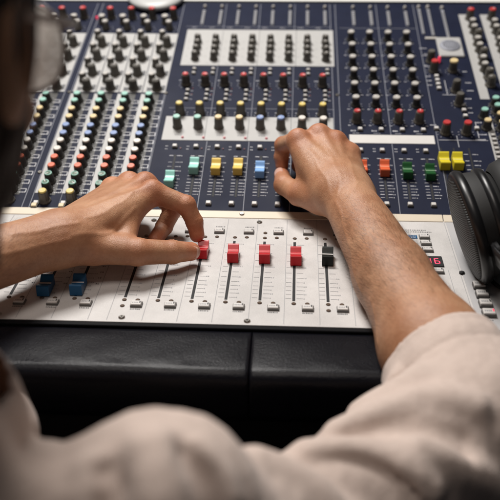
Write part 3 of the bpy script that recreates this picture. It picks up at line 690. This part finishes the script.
J = {'Rw': [47.2, -28.3, 40.6], 'Ri': [[0.2, 29.1, 77.4], [-16.1, 68.3, 60.2], [-17.6, 66.9, 46.8], [-16.8, 64.2, 37.2]], 'Rm': [[22.4, 41.0, 79.7], [9.2, 79.2, 64.3], [3.0, 78.5, 45.9], [0.9, 64.6, 37.4]], 'Rr': [[40.5, 37.9, 73.2], [29.5, 80.6, 58.4], [23.1, 73.6, 41.9], [18.6, 58.4, 35.0]], 'Rp': [[55.6, 32.9, 61.7], [49.1, 60.3, 46.4], [42.8, 55.8, 35.1], [37.1, 44.3, 29.7]], 'Rt': [[23.7, -20.2, 30.8], [2.3, -3.3, 28.7], [-13.8, 21.8, 29.7], [-16.4, 44.9, 32.0]], 'Re': [128.3, -316.2, -27.6], 'Lw': [-216.8, -132.1, 28.3], 'Li': [[-141.6, -58.9, 48.1], [-108.4, -60.7, 35.8], [-100.1, -64.1, 19.4], [-97.3, -69.3, 7.8]], 'Lm': [[-154.1, -27.6, 45.4], [-123.4, -40.6, 25.9], [-133.3, -48.2, 7.0], [-139.5, -67.8, 0.9]], 'Lr': [[-173.7, -12.5, 40.9], [-161.9, -20.8, 19.9], [-173.3, -30.1, 8.9], [-177.8, -50.1, 5.8]], 'Lp': [[-193.1, -7.6, 33.4], [-182.0, -15.5, 16.5], [-186.9, -35.1, 8.4], [-189.1, -54.8, 5.3]], 'Lt': [[-187.0, -128.8, 18.6], [-145.0, -127.0, 13.8], [-115.8, -112.9, 8.2], [-99.4, -102.0, 4.4]], 'Le': [-371.9, -303.8, 28.1], 'S': [-60.4, -514.2, 56.5], 'Rk': [4.5, -451.6, -21.3], 'S2': [-56.6, -516.9, 37.1], 'headc': [-194.1, -474.9, 264.3], 'headf': [0.1, 1.0, -0.2], 'headu': [0.0, 0.2, 1.0], 'neck': [-194.1, -519.9, 99.3], 'SL': [-337.8, -489.9, 56.5], 'pelvis': [-194.1, -539.9, -400.7], 'chest': [-194.1, -514.9, -130.7], 'cuff': [113.4, -263.2, -15.0], 'Lcuff': [-340.9, -269.4, 28.2], 'col0': [-189.6, -521.6, 43.9], 'col1': [-189.6, -509.6, 79.9], 'bag0': [-205.6, -394.7, -1.3], 'bag1': [-232.8, -417.1, 1.0], 'veins': [[[11.5, 0.6, 75.1], [26.2, -32.4, 64.7], [33.8, -60.4, 47.7], 0.55], [[30.8, 1.0, 77.4], [40.0, -32.1, 64.8], [45.2, -65.6, 45.7], 0.6], [[48.6, 1.5, 64.8], [52.0, -37.4, 56.4], [57.2, -76.0, 39.6], 0.5], [[41.1, -72.5, 43.1], [59.8, -117.2, 26.1], [71.8, -179.8, 6.6], 0.8], [[62.8, -63.5, 40.1], [87.0, -116.5, 26.3], [103.9, -178.9, 6.9], 0.8], [[65.6, -202.7, 8.6], [76.3, -222.7, 1.0], [82.3, -246.5, -8.1], 0.6], [[-156.5, -81.4, 57.8], [-166.4, -113.5, 54.4], [-185.3, -132.3, 52.5], 0.6], [[-144.1, -100.0, 49.8], [-157.1, -146.5, 51.0], [-182.8, -166.0, 48.9], 0.55], [[-186.9, -146.6, 57.0], [-209.0, -160.7, 55.5], [-238.2, -180.0, 53.5], 0.7], [[-183.7, -176.8, 47.8], [-206.5, -188.1, 46.6], [-236.0, -202.8, 45.0], 0.55]], 'folds': [[[60.6, -317.9, -10.3], [135.2, -287.2, 0.4], [91.5, -289.6, 0.4], 5, 1], [[51.3, -359.3, -3.9], [132.1, -320.7, -0.9], [85.5, -331.2, 6.0], 7, 1], [[62.0, -338.0, -6.4], [129.5, -300.4, -4.2], [97.3, -301.6, -2.8], 5, -1], [[46.6, -357.0, 2.1], [119.8, -335.3, -7.8], [78.8, -333.8, 1.0], 4, -1], [[21.1, -417.3, 17.5], [100.0, -385.8, 4.2], [58.2, -391.0, 22.7], 4, -1], [[3.3, -445.1, 31.3], [72.6, -433.6, -1.5], [31.9, -422.1, 30.0], 4, -1], [[109.5, -268.3, -3.3], [152.6, -283.5, -18.6], [128.5, -269.4, -8.1], 3, -1], [[28.0, -395.7, 16.1], [102.6, -357.8, -7.0], [60.4, -370.4, 19.6], 7, 1], [[33.5, -406.7, 15.0], [101.1, -397.2, 3.1], [65.7, -383.5, 14.0], 6, -1], [[9.2, -425.7, 24.8], [78.2, -431.0, 3.7], [44.3, -413.2, 23.8], 8, 1], [[3.3, -454.9, 33.7], [57.1, -458.4, 18.9], [30.7, -444.2, 29.7], 7, -1], [[64.9, -402.9, -5.2], [131.2, -390.6, -35.6], [105.4, -381.9, -12.4], 8, 1], [[95.9, -257.4, -1.4], [147.3, -269.2, -10.2], [126.4, -254.1, 2.1], 4, 1], [[-19.9, -472.4, 46.7], [23.8, -478.2, 27.8], [3.2, -463.0, 40.2], 8, 1], [[-37.5, -523.0, 108.3], [-26.6, -534.7, 80.2], [-29.6, -526.3, 99.7], 4, 1], [[-44.7, -532.0, 113.5], [-34.1, -544.7, 83.2], [-37.5, -536.6, 102.1], 6, -1], [[-60.4, -532.9, 113.6], [-55.6, -545.9, 83.2], [-56.9, -537.7, 102.2], 9, 1], [[-94.7, -544.7, 116.0], [-89.3, -555.7, 90.2], [-92.1, -549.4, 104.9], 7, 1], [[-84.6, -545.8, 112.3], [-78.9, -555.1, 90.2], [-80.4, -550.4, 101.2], 7, -1], [[-110.8, -545.6, 116.0], [-106.2, -556.6, 90.2], [-108.5, -550.3, 105.0], 8, 1]]}
def arr(k): return np.array(J[k], np.float32)
unit = lambda v: v / np.linalg.norm(v)

def finger(p, js, rs, k=2.0):
    d = None
    for i in range(len(js) - 1):
        c = sd_cone(p, js[i], js[i + 1], rs[i], rs[i + 1]); d = c if d is None else smin(d, c, k)
    # knuckle swelling and skin folds across each joint
    for i in range(1, len(js) - 1):
        d = smin(d, np.linalg.norm(p - js[i], axis=1) - rs[i] * 1.03, 2.0)
        ax = unit(js[i + 1] - js[i - 1]); q = (p - js[i]) @ ax; rr = np.linalg.norm(p - js[i], axis=1)
        d = d + 0.28 * np.exp(-(q / 3.2) ** 2) * np.cos(q * 2.2) * (rr < rs[i] * 2.2)
    return d
def hand(p, pre, up, rf, rt):
    """rf: finger radii scale; up: normal of the back of the hand"""
    w = arr(pre + 'w'); I, Mi, Rg, Pk, Th = (arr(pre + c) for c in ('i', 'm', 'r', 'p', 't'))
    f = None
    for js, s in ((I, 1.0), (Mi, 1.03), (Rg, .97), (Pk, .86)):
        d = finger(p, js, [10.2 * s * rf, 9.0 * s * rf, 7.8 * s * rf, 7.1 * s * rf]); f = d if f is None else smin(f, d, 0.6)
    palm = None
    wd = unit(Pk[0] - I[0]); wl = w - wd * 16 * 1.0; wr = w + wd * 16
    for js, b, ra, rb in ((I, wl, 12.0, 17), (Mi, w - wd * 5, 12.5, 19), (Rg, w + wd * 5, 12.0, 18), (Pk, wr, 11, 15)):
        c = sd_cone(p, js[0] - up * 3.4, b - up * 2, ra, rb); palm = c if palm is None else smin(palm, c, 13)
    cen = (I[0] + Pk[0] + w * 1.2) / 3.2 - up * 12
    # tendons on the back
    t = finger(p, Th, [15 * rt, 12.0 * rt, 10.4 * rt, 8.6 * rt])
    th = sd_cone(p, Th[0], w - wd * 10, 16, 17)
    th2 = sd_cone(p, Th[0] * .3 + Th[1] * .7, I[0] * .8 + w * .2 - up * 7, 9, 10)      # web to the index metacarpal
    palm = smin(palm, smin(th, th2, 9), 10); t = smin(palm, t, 7)
    d = smin(t, f, 4.0)
    for js in (I, Mi, Rg, Pk):
        d = smin(d, np.linalg.norm(p - (js[0] + up * 1.6), axis=1) - 8.3, 9)
        a = js[0] + up * 7.4; b = w + (js[0] - w) * .25 + up * 14; c = sd_cone(p, a, b, 1.0, 0.6); d = smin(d, c, 6.5)
    return d
UPR = [0.1, -0.1, 1.0]; UPL = [0.25, -0.15, 1.0]
UPR = unit(np.array(UPR, np.float32)); UPL = unit(np.array(UPL, np.float32))
def arm(p, pre, w, e, r0, r1, r2):
    m = w * .55 + e * .45; m2 = w * .25 + e * .75
    d = sd_cone(p, w, m, r0, r1); d = smin(d, sd_cone(p, m, m2, r1, r2), 14); d = smin(d, sd_cone(p, m2, e, r2, r2 * .95), 14)
    return d
HC = arr('headc'); HF = unit(arr('headf')); HU = arr('headu'); HU = unit(HU - HF * HU.dot(HF)); HR = np.cross(HF, HU)
HM3 = np.stack([HR, HF, HU], 1)     # columns: right, forward, up
def hp_(r, f, u): return HC + HR * r + HF * f + HU * u
NECK = arr('neck'); SR = arr('S'); SL = arr('SL'); RE = arr('Re'); LE = arr('Le')
def head(p):
    d = sd_ell(p, hp_(0, -8, 22), (76, 97, 88), HM3)
    d = smin(d, sd_ell(p, hp_(0, 30, -38), (58, 58, 70), HM3), 22)
    d = smin(d, sd_ell(p, hp_(0, 62, -90), (26, 22, 20), HM3), 18)                 # chin
    d = smin(d, sd_cone(p, hp_(-50, 10, -70), hp_(-20, 66, -92), 14, 12), 16); d = smin(d, sd_cone(p, hp_(50, 10, -70), hp_(20, 66, -92), 14, 12), 16)
    d = smin(d, sd_cone(p, hp_(0, 90, 2), hp_(0, 108, -32), 6, 9), 7); d = smin(d, sd_cone(p, hp_(-8, 98, -36), hp_(8, 98, -36), 7, 7), 5)
    d = smin(d, sd_cone(p, hp_(-34, 84, 14), hp_(34, 84, 14), 8, 8), 10)            # brow
    for s in (-1, 1):
        d = -smin(-d, np.linalg.norm(p - hp_(s * 32, 96, -2), axis=1) - 12, 8)        # sockets
        d = smin(d, np.linalg.norm(p - hp_(s * 32, 78, -2), axis=1) - 12, 1.5)
        d = smin(d, sd_ell(p, hp_(s * 42, 66, -34), (15, 15, 14), HM3), 12)           # cheekbones
        e = sd_ell(p, hp_(s * 79, -6, -6), (6, 17, 30), HM3); e = np.maximum(e, -(sd_ell(p, hp_(s * 85, -2, -4), (5, 10, 20), HM3)))
        d = smin(d, e, 4)
    d = smin(d, sd_cone(p, hp_(-17, 88, -57), hp_(17, 88, -57), 4.5, 4.5), 5); d = smin(d, sd_cone(p, hp_(-14, 87, -67), hp_(14, 87, -67), 5, 5), 5)
    d = np.maximum(d, -sd_cone(p, hp_(-20, 96, -62), hp_(20, 96, -62), 1.3, 1.3))
    return d
VEINS = []
def body(p):
    r = smin(hand(p, 'R', UPR, 1.0, 1.0), arm(p, 'R', arr('Rw'), RE, 25, 31.5, 40), 16)
    l = smin(hand(p, 'L', UPL, 1.04, 1.04), arm(p, 'L', arr('Lw'), LE, 25.5, 28, 33), 14)
    d = np.minimum(r, l)
    h = smin(head(p), sd_cone(p, hp_(0, -20, -60), NECK, 54, 58), 20); d = np.minimum(d, h)
    K_ = arr('Rk'); S2_ = arr('S2'); NB = NECK + V(0, -10, -70)
    t = sd_cone(p, NECK, NB, 50, 44); t = smin(t, sd_cone(p, NB, S2_, 40, 24), 10); t = smin(t, sd_cone(p, NB, SL, 40, 26), 10)
    t = smin(t, sd_cone(p, S2_, K_, 24, 26), 10); t = smin(t, sd_cone(p, K_, RE, 26, 32), 10); t = smin(t, sd_cone(p, SL, LE, 26, 28), 10)
    t = smin(t, sd_cone(p, NECK, arr('pelvis'), 55, 55), 20)
    d = smin(d, t, 10)
    for pts, ra in VEINS:
        mid = pts.mean(0); far_ = np.linalg.norm(pts - mid, axis=1).max() + 8; ix = np.where(np.linalg.norm(p - mid, axis=1) < far_)[0]
        if len(ix) == 0: continue
        q = p[ix]; c = None
        for i in range(len(pts) - 1):
            k_ = sd_cone(q, pts[i], pts[i + 1], 0, 0); c = k_ if c is None else np.minimum(c, k_)
        d[ix] -= ra * np.exp(-(c / 2.1) ** 2)
    return d
VP = []
for a, c_, b, ra in J['veins']:
    a, b, c_ = (np.array(q, np.float32) for q in (a, b, c_)); tt = np.linspace(0, 1, 11)[:, None]; q = (a * (1 - tt) ** 2 + 2 * c_ * tt * (1 - tt) + b * tt ** 2).astype(np.float32)
    q[:, 0] += 1.5 * np.sin(np.arange(11) * 1.1)
    for _ in range(12):
        d_ = body(q); g_ = np.stack([(body(q + V(*e_)) - body(q - V(*e_))) / 2 for e_ in ((1, 0, 0), (0, 1, 0), (0, 0, 1))], 1)
        q = (q - .8 * d_[:, None] * g_ / (np.linalg.norm(g_, axis=1)[:, None] + 1e-3)).astype(np.float32)
    VP.append((q, ra))
VEINS = VP
lo = [-620.0, -900.0, -250.0]; hi = [260.0, 170.0, 420.0]
root = empty('person', [-194.111, -539.865, -740.0], 'person in glasses and beige shirt with rolled sleeves, both hands on the faders', 'person')
bv, bf = mesh_field(body, lo, hi, 1.6)
bo = to_object('body', bv, bf, 'skin', root)
red = np.zeros(len(bv))          # skin is redder over the knuckles and fingertips
for pre in 'RL':
    for fg in 'imrpt':
        js = arr(pre + fg)
        for k_, (r_, a_) in enumerate(((12, .7), (9, .8), (8, .7), (10, 1.0))): red = np.maximum(red, a_ * np.exp(-(np.linalg.norm(bv - js[k_], axis=1) / (r_ * 1.25)) ** 2 * 1.0) * 1.6)
at_ = bo.data.attributes.new('redness', 'FLOAT', 'POINT'); at_.data.foreach_set('value', np.clip(red, 0, 1).astype(np.float32))
# thumb and index nails
def nail(pos, axis, out, w, l):
    a = Vector(unit(np.array(axis, float))); o_ = Vector(unit(np.array(out, float))); o_ = (o_ - a * o_.dot(a)).normalized(); s_ = a.cross(o_)
    vs = []; fs = []; n = 7
    for i in range(n):
        for j in range(n):
            x = (i / (n - 1) - .5) * 2; y = (j / (n - 1) - .5) * 2
            k = math.sqrt(max(0, 1 - (abs(x) ** 3) * .25)); X_ = x * w / 2 * math.sqrt(max(0.3, 1 - 0.35 * max(0, y) ** 3)); Y_ = y * l / 2 * k
            z = -x * x * w * .16
            vs.append(Vector(pos) + s_ * X_ + a * Y_ + o_ * z)
    for i in range(n - 1):
        for j in range(n - 1): fs.append((i * n + j, (i + 1) * n + j, (i + 1) * n + j + 1, i * n + j + 1))
    b = MB().m('nail').add([tuple(v) for v in vs], fs, None, True)
    o = b.build('fingernail', root); md = o.modifiers.new('thick', 'SOLIDIFY'); md.thickness = 0.0008; md.offset = -1; return o
def nail_on(js, out, r, w, l, t=.72):
    js = arr(js); p_ = js[2] + (js[3] - js[2]) * t; ax = js[3] - js[2]; o_ = np.array(out, float); o_ = o_ - unit(ax) * o_.dot(unit(ax)); nail(p_ + unit(o_) * (r - .15), ax, out, w, l)
nail_on('Lt', [0.3, -1.0, 0.25], 8.9, 12, 13, .9)
nail_on('Rt', UPR * .6 + np.array([-.5, -.6, 0]), 9.2, 12, 13, .9); nail_on('Ri', UPR * .3 + unit(arr('Ri')[1] - arr('Rw')), 7.4, 9.5, 10, .8)

# ---- fine dark hair along the forearms
def arm_hair(w, e, n, t0, t1, side):
    ax = unit(w - e); tt = ((bv - e) @ ax) / np.linalg.norm(w - e); rad = np.linalg.norm(bv - (e + ((bv - e) @ ax)[:, None] * ax), axis=1)
    ok = np.where((tt > t0) & (tt < t1) & (rad < 60) & (((bv - (e + ((bv - e) @ ax)[:, None] * ax)) @ np.array(side)) > -5))[0]
    rng = np.random.RandomState(5); pr_ = np.clip((t1 - tt[ok]) / .25, 0.02, 1) * np.clip((tt[ok] - t0) / .22, 0.02, 1); pick = rng.choice(ok, n, p=pr_ / pr_.sum()); vs = []; fs = []
    cen = e + ((bv[pick] - e) @ ax)[:, None] * ax; nr = bv[pick] - cen; nr /= np.linalg.norm(nr, axis=1)[:, None]
    sd = np.cross(nr, ax)
    for i in range(n):
        p0 = bv[pick[i]] + rng.normal(size=3) * .5; dr = ax * rng.uniform(.5, 1) + sd[i] * rng.normal() * .3 + sd[i] * .35 + nr[i] * .10; dr = dr / np.linalg.norm(dr)
        L_ = rng.uniform(6, 13); wd = np.cross(dr, nr[i]) * .035; b0 = len(vs)
        vs += [tuple(p0 - wd), tuple(p0 + wd), tuple(p0 + dr * L_ * .55 + nr[i] * 1.0 - wd * .8), tuple(p0 + dr * L_ * .55 + nr[i] * 1.0 + wd * .8), tuple(p0 + dr * L_ + nr[i] * .5)]
        fs += [(b0, b0 + 1, b0 + 3, b0 + 2), (b0 + 2, b0 + 3, b0 + 4)]
    return vs, fs
ah = MB().m('armhair')
M['armhair'] = mat('arm_hair', (0.09, 0.042, 0.02), 0.45)
for w_, e_, n_, sd_ in ((arr('Rw'), arr('Re'), 5000, (0, -.3, 1)), (arr('Lw'), arr('Le'), 2200, (0, -.3, 1))):
    v_, f_ = arm_hair(w_, e_, n_, .24, .88, sd_); ah.add(v_, f_, None, True)
ao = ah.build('arm_hair', root); ao['kind'] = 'stuff'

# ---- hair shell
def hair(p):
    q = (p - HC) @ HM3
    base = sd_ell(p, hp_(0, -14, 26), (83, 103, 93), HM3); base = smin(base, sd_ell(p, hp_(0, -40, -40), (68, 62, 66), HM3), 20)
    for s in (-1, 1): base = smin(base, sd_ell(p, hp_(s * 55, -6, -14), (22, 54, 70), HM3), 16)
    k = np.array([1, 1, .3], np.float32)
    lock = noise3(q * k, 7.0, 3) * 2.4 + noise3(q * k, 3.2, 4) * 1.1
    for s in (-1, 1): base = smin(base, sd_cone(p, hp_(s * 54, 8, -20), hp_(s * 36, 34, -100), 16, 11), 6)
    d = base + lock
    face = q[:, 1] - 66 + np.clip(np.abs(q[:, 0]) - 40, 0, 40) * .25            # open in front for the face
    inner = sd_ell(p, hp_(0, 80, -30), (58, 60, 95), HM3)
    jaw_shade = np.minimum(sd_cone(p, hp_(54, 8, -20), hp_(38, 34, -100), 18, 12), sd_cone(p, hp_(-54, 8, -20), hp_(-38, 34, -100), 18, 12)) + lock * .6  # strands added along the jaw to darken skin lying in shade
    return np.where(q[:, 2] > 50, d, np.minimum(jaw_shade, np.maximum(np.maximum(d, face), -inner)))
hv, hf = mesh_field(hair, (HC - 150).tolist(), (HC + 150).tolist(), 2.4); to_object('hair', hv, hf, 'hair', root)

# ---- shirt
CU = arr('cuff'); FO = J['folds']
def shirt(p, flat=False):
    wob = noise3(p, 26, 11) * 2.2 + noise3(p, 11, 12) * 0.9 + noise3(p, 5.5, 13) * 0.35
    # right sleeve
    ax = unit(arr('Rw') - RE); d = sd_cone(p, CU, RE, 49.5, 50.5)
    K = arr('Rk'); d = smin(d, sd_cone(p, RE, K, 50, 44), 26)
    d = smin(d, sd_cone(p, K, arr('S2'), 44, 44), 20)
    t = np.linalg.norm(p - SR, axis=1) - 42; t = smin(t, sd_cone(p, SR, arr('S2'), 44, 46), 12)
    t = smin(t, sd_cone(p, SR + V(-12, 0, -14), NECK + V(28, -6, -62), 42, 50), 16); t = smin(t, sd_cone(p, SL, NECK + V(-28, -6, -52), 52, 52), 24)
    t = smin(t, sd_ell(p, arr('chest'), (165, 110, 210)), 30)
    col = sd_cone(p, arr('col0'), arr('col1'), 70, 67)
    t = smin(t, col, 5)
    d = smin(d, t, 12)
    l = sd_cone(p, SL, LE, 56, 50); l = smin(l, sd_cone(p, LE, arr('Lcuff'), 50, 45), 18); d = smin(d, l, 24)
    bl = sd_cone(p, arr('bag0'), arr('bag1'), 44, 40); d = smin(d, bl, 8)
    # folds
    if not flat:
        for pts, ra, s_ in FOLDS:
            mid = pts.mean(0); far_ = np.linalg.norm(pts - mid, axis=1).max() + 6 * ra; ix = np.where(np.linalg.norm(p - mid, axis=1) < far_)[0]
            if len(ix) == 0: continue
            pi2 = p[ix]; c = None
            for i in range(len(pts) - 1):
                k_ = sd_cone(pi2, pts[i], pts[i + 1], ra, ra); c = k_ if c is None else np.minimum(c, k_)
            e_ = np.maximum(c + ra, 0); d[ix] = d[ix] - (ra * 1.7 * np.exp(-(e_ / (ra * 1.3)) ** 2) if s_ > 0 else -ra * 2.4 * np.exp(-e_ / (ra * 1.0)))
    d = d + wob * .8
    # cuff hem: a rolled ridge, then the sleeve ends
    q = (p - CU) @ ax; rad = np.linalg.norm(p - (CU + q[:, None] * ax), axis=1)
    qh = q + (p - CU) @ V(-.08, 0, 0)
    d = d - 1.6 * np.exp(-((qh + 12) / 9) ** 2) * (rad < 75) + 1.1 * np.exp(-((qh + 25) / 2.2) ** 2) * (rad < 75)
    near = rad < 85; qt = q + (p - CU) @ V(-.08, 0, 0)
    d = np.where(near, smin_max(d, qt - 3 - 0.06 * (rad - 45), 2.5), d)
    d = np.where(near, np.maximum(d, -(sd_cone(p, CU + ax * 60, CU - ax * 30, 42.5, 42.5))), d)
    axl = unit(arr('Lw') - LE); ql = (p - arr('Lcuff')) @ axl; rl = np.linalg.norm(p - (arr('Lcuff') + ql[:, None] * axl), axis=1)
    d = np.where(rl < 75, np.maximum(d, ql - 2), d)
    # neck opening
    d = np.maximum(d, -sd_cone(p, arr('col0') + V(0, 6, -6), arr('col1') + V(0, 10, 90), 58, 58))
    return d
def smin_max(a, b, k): return -smin(-a, -b, k)
FOLDS = []
for a, b, c_, ra, s_ in FO:          # lay each fold along the cloth
    a, b, c_ = (np.array(q, np.float32) for q in (a, b, c_)); tt = np.linspace(0, 1, 9)[:, None]; q = (a * (1 - tt) ** 2 + 2 * c_ * tt * (1 - tt) + b * tt ** 2).astype(np.float32)
    for _ in range(14):
        d_ = shirt(q, True); g_ = np.stack([(shirt(q + V(*e_), True) - shirt(q - V(*e_), True)) / 2 for e_ in ((1, 0, 0), (0, 1, 0), (0, 0, 1))], 1)
        q = (q - .7 * d_[:, None] * g_ / (np.linalg.norm(g_, axis=1)[:, None] + 1e-3)).astype(np.float32)
    FOLDS.append((q, ra, s_))
sv, sf = mesh_field(shirt, [-650.0, -900.0, -560.0], [300.0, -150.0, 260.0], 2.6, 10.0); to_object('shirt', sv, sf, 'cloth', root)
tr = MB().m('print')
# trousers: seated thighs under the desk
def trousers(p):
    pv = arr('pelvis'); d = None
    for s in (-1, 1):
        hip = pv + V(s * 95, 20, -40); kn = hip + V(s * 30, 430, 10); an = kn + V(0, -40, -430)
        c = smin(sd_cone(p, hip, kn, 88, 66), sd_cone(p, kn, an, 64, 50), 20); d = c if d is None else smin(d, c, 20)
    return smin(d, sd_ell(p, pv, (170, 120, 110)), 30) + noise3(p, 30, 21) * 2
M['trouser'] = mat('dark_trousers', (0.02, 0.022, 0.03), 0.85)
pv0 = arr('pelvis'); tv, tf = mesh_field(trousers, (pv0 - V(260, 180, 560)).tolist(), (pv0 + V(260, 560, 160)).tolist(), 8.0, 10); to_object('trousers', tv, tf, 'trouser', root)

# ---- glasses
def LP_(r, f, u): return tuple(hp_(r, f, u))
def rim_pts(s):
    pts = []
    for i in range(29):
        a = 2 * math.pi * i / 28; ca, sa = math.cos(a), math.sin(a)
        x = 27.5 * math.copysign(abs(ca) ** .8, ca); y = 23 * math.copysign(abs(sa) ** .8, sa)
        pts.append((s * 35 + x, 103 - (abs(s * 35 + x) / 68) ** 2 * 9 , -3 + y))
    return pts
gl = tube('glasses', [LP_(-10, 104, 2), LP_(0, 106, 5), LP_(10, 104, 2)], 1.8, 'frame', root)
for s in (-1, 1):
    pr_ = rim_pts(s); rim = tube('rim', [LP_(*q) for q in pr_], 1.1, 'frame', gl)
    b = MB().m('lens'); c0 = LP_(s * 35, 103 - (35 / 68) ** 2 * 9, -3)
    ring = [LP_(*q) for q in pr_[:-1]]
    b.add([c0] + ring, [(0, i + 1, (i + 1) % 28 + 1) for i in range(28)], None, True)
    o = b.build('lens', gl); md = o.modifiers.new('thick', 'SOLIDIFY'); md.thickness = 0.0016; md.offset = 0
    tube('temple', [LP_(s * 62, 95, 8), LP_(s * 70, 90, 9), LP_(s * 78, 40, 8), LP_(s * 80, 0, 6), LP_(s * 78, -22, -14)], 2.2, 'frame', gl)

# ---- swivel stool below the person, out of the light
st = empty('stool', (float(pv0[0]), float(pv0[1]), -740), 'dark round swivel stool under the seated person', 'stool')
sz = float(pv0[2]) - 118
MB().m('rubber').lathe([(150, sz - 50), (178, sz - 42), (182, sz - 15), (165, sz)], 40).build('seat', st, Matrix.Translation(Vector((float(pv0[0]), float(pv0[1]), 0)) * MM))
MB().m('gloss').lathe([(22, -735), (22, sz - 50)], 20).build('post', st, Matrix.Translation(Vector((float(pv0[0]), float(pv0[1]), 0)) * MM))
MB().m('gloss').lathe([(230, -739), (225, -728), (40, -710), (24, -690)], 40).build('base', st, Matrix.Translation(Vector((float(pv0[0]), float(pv0[1]), 0)) * MM))
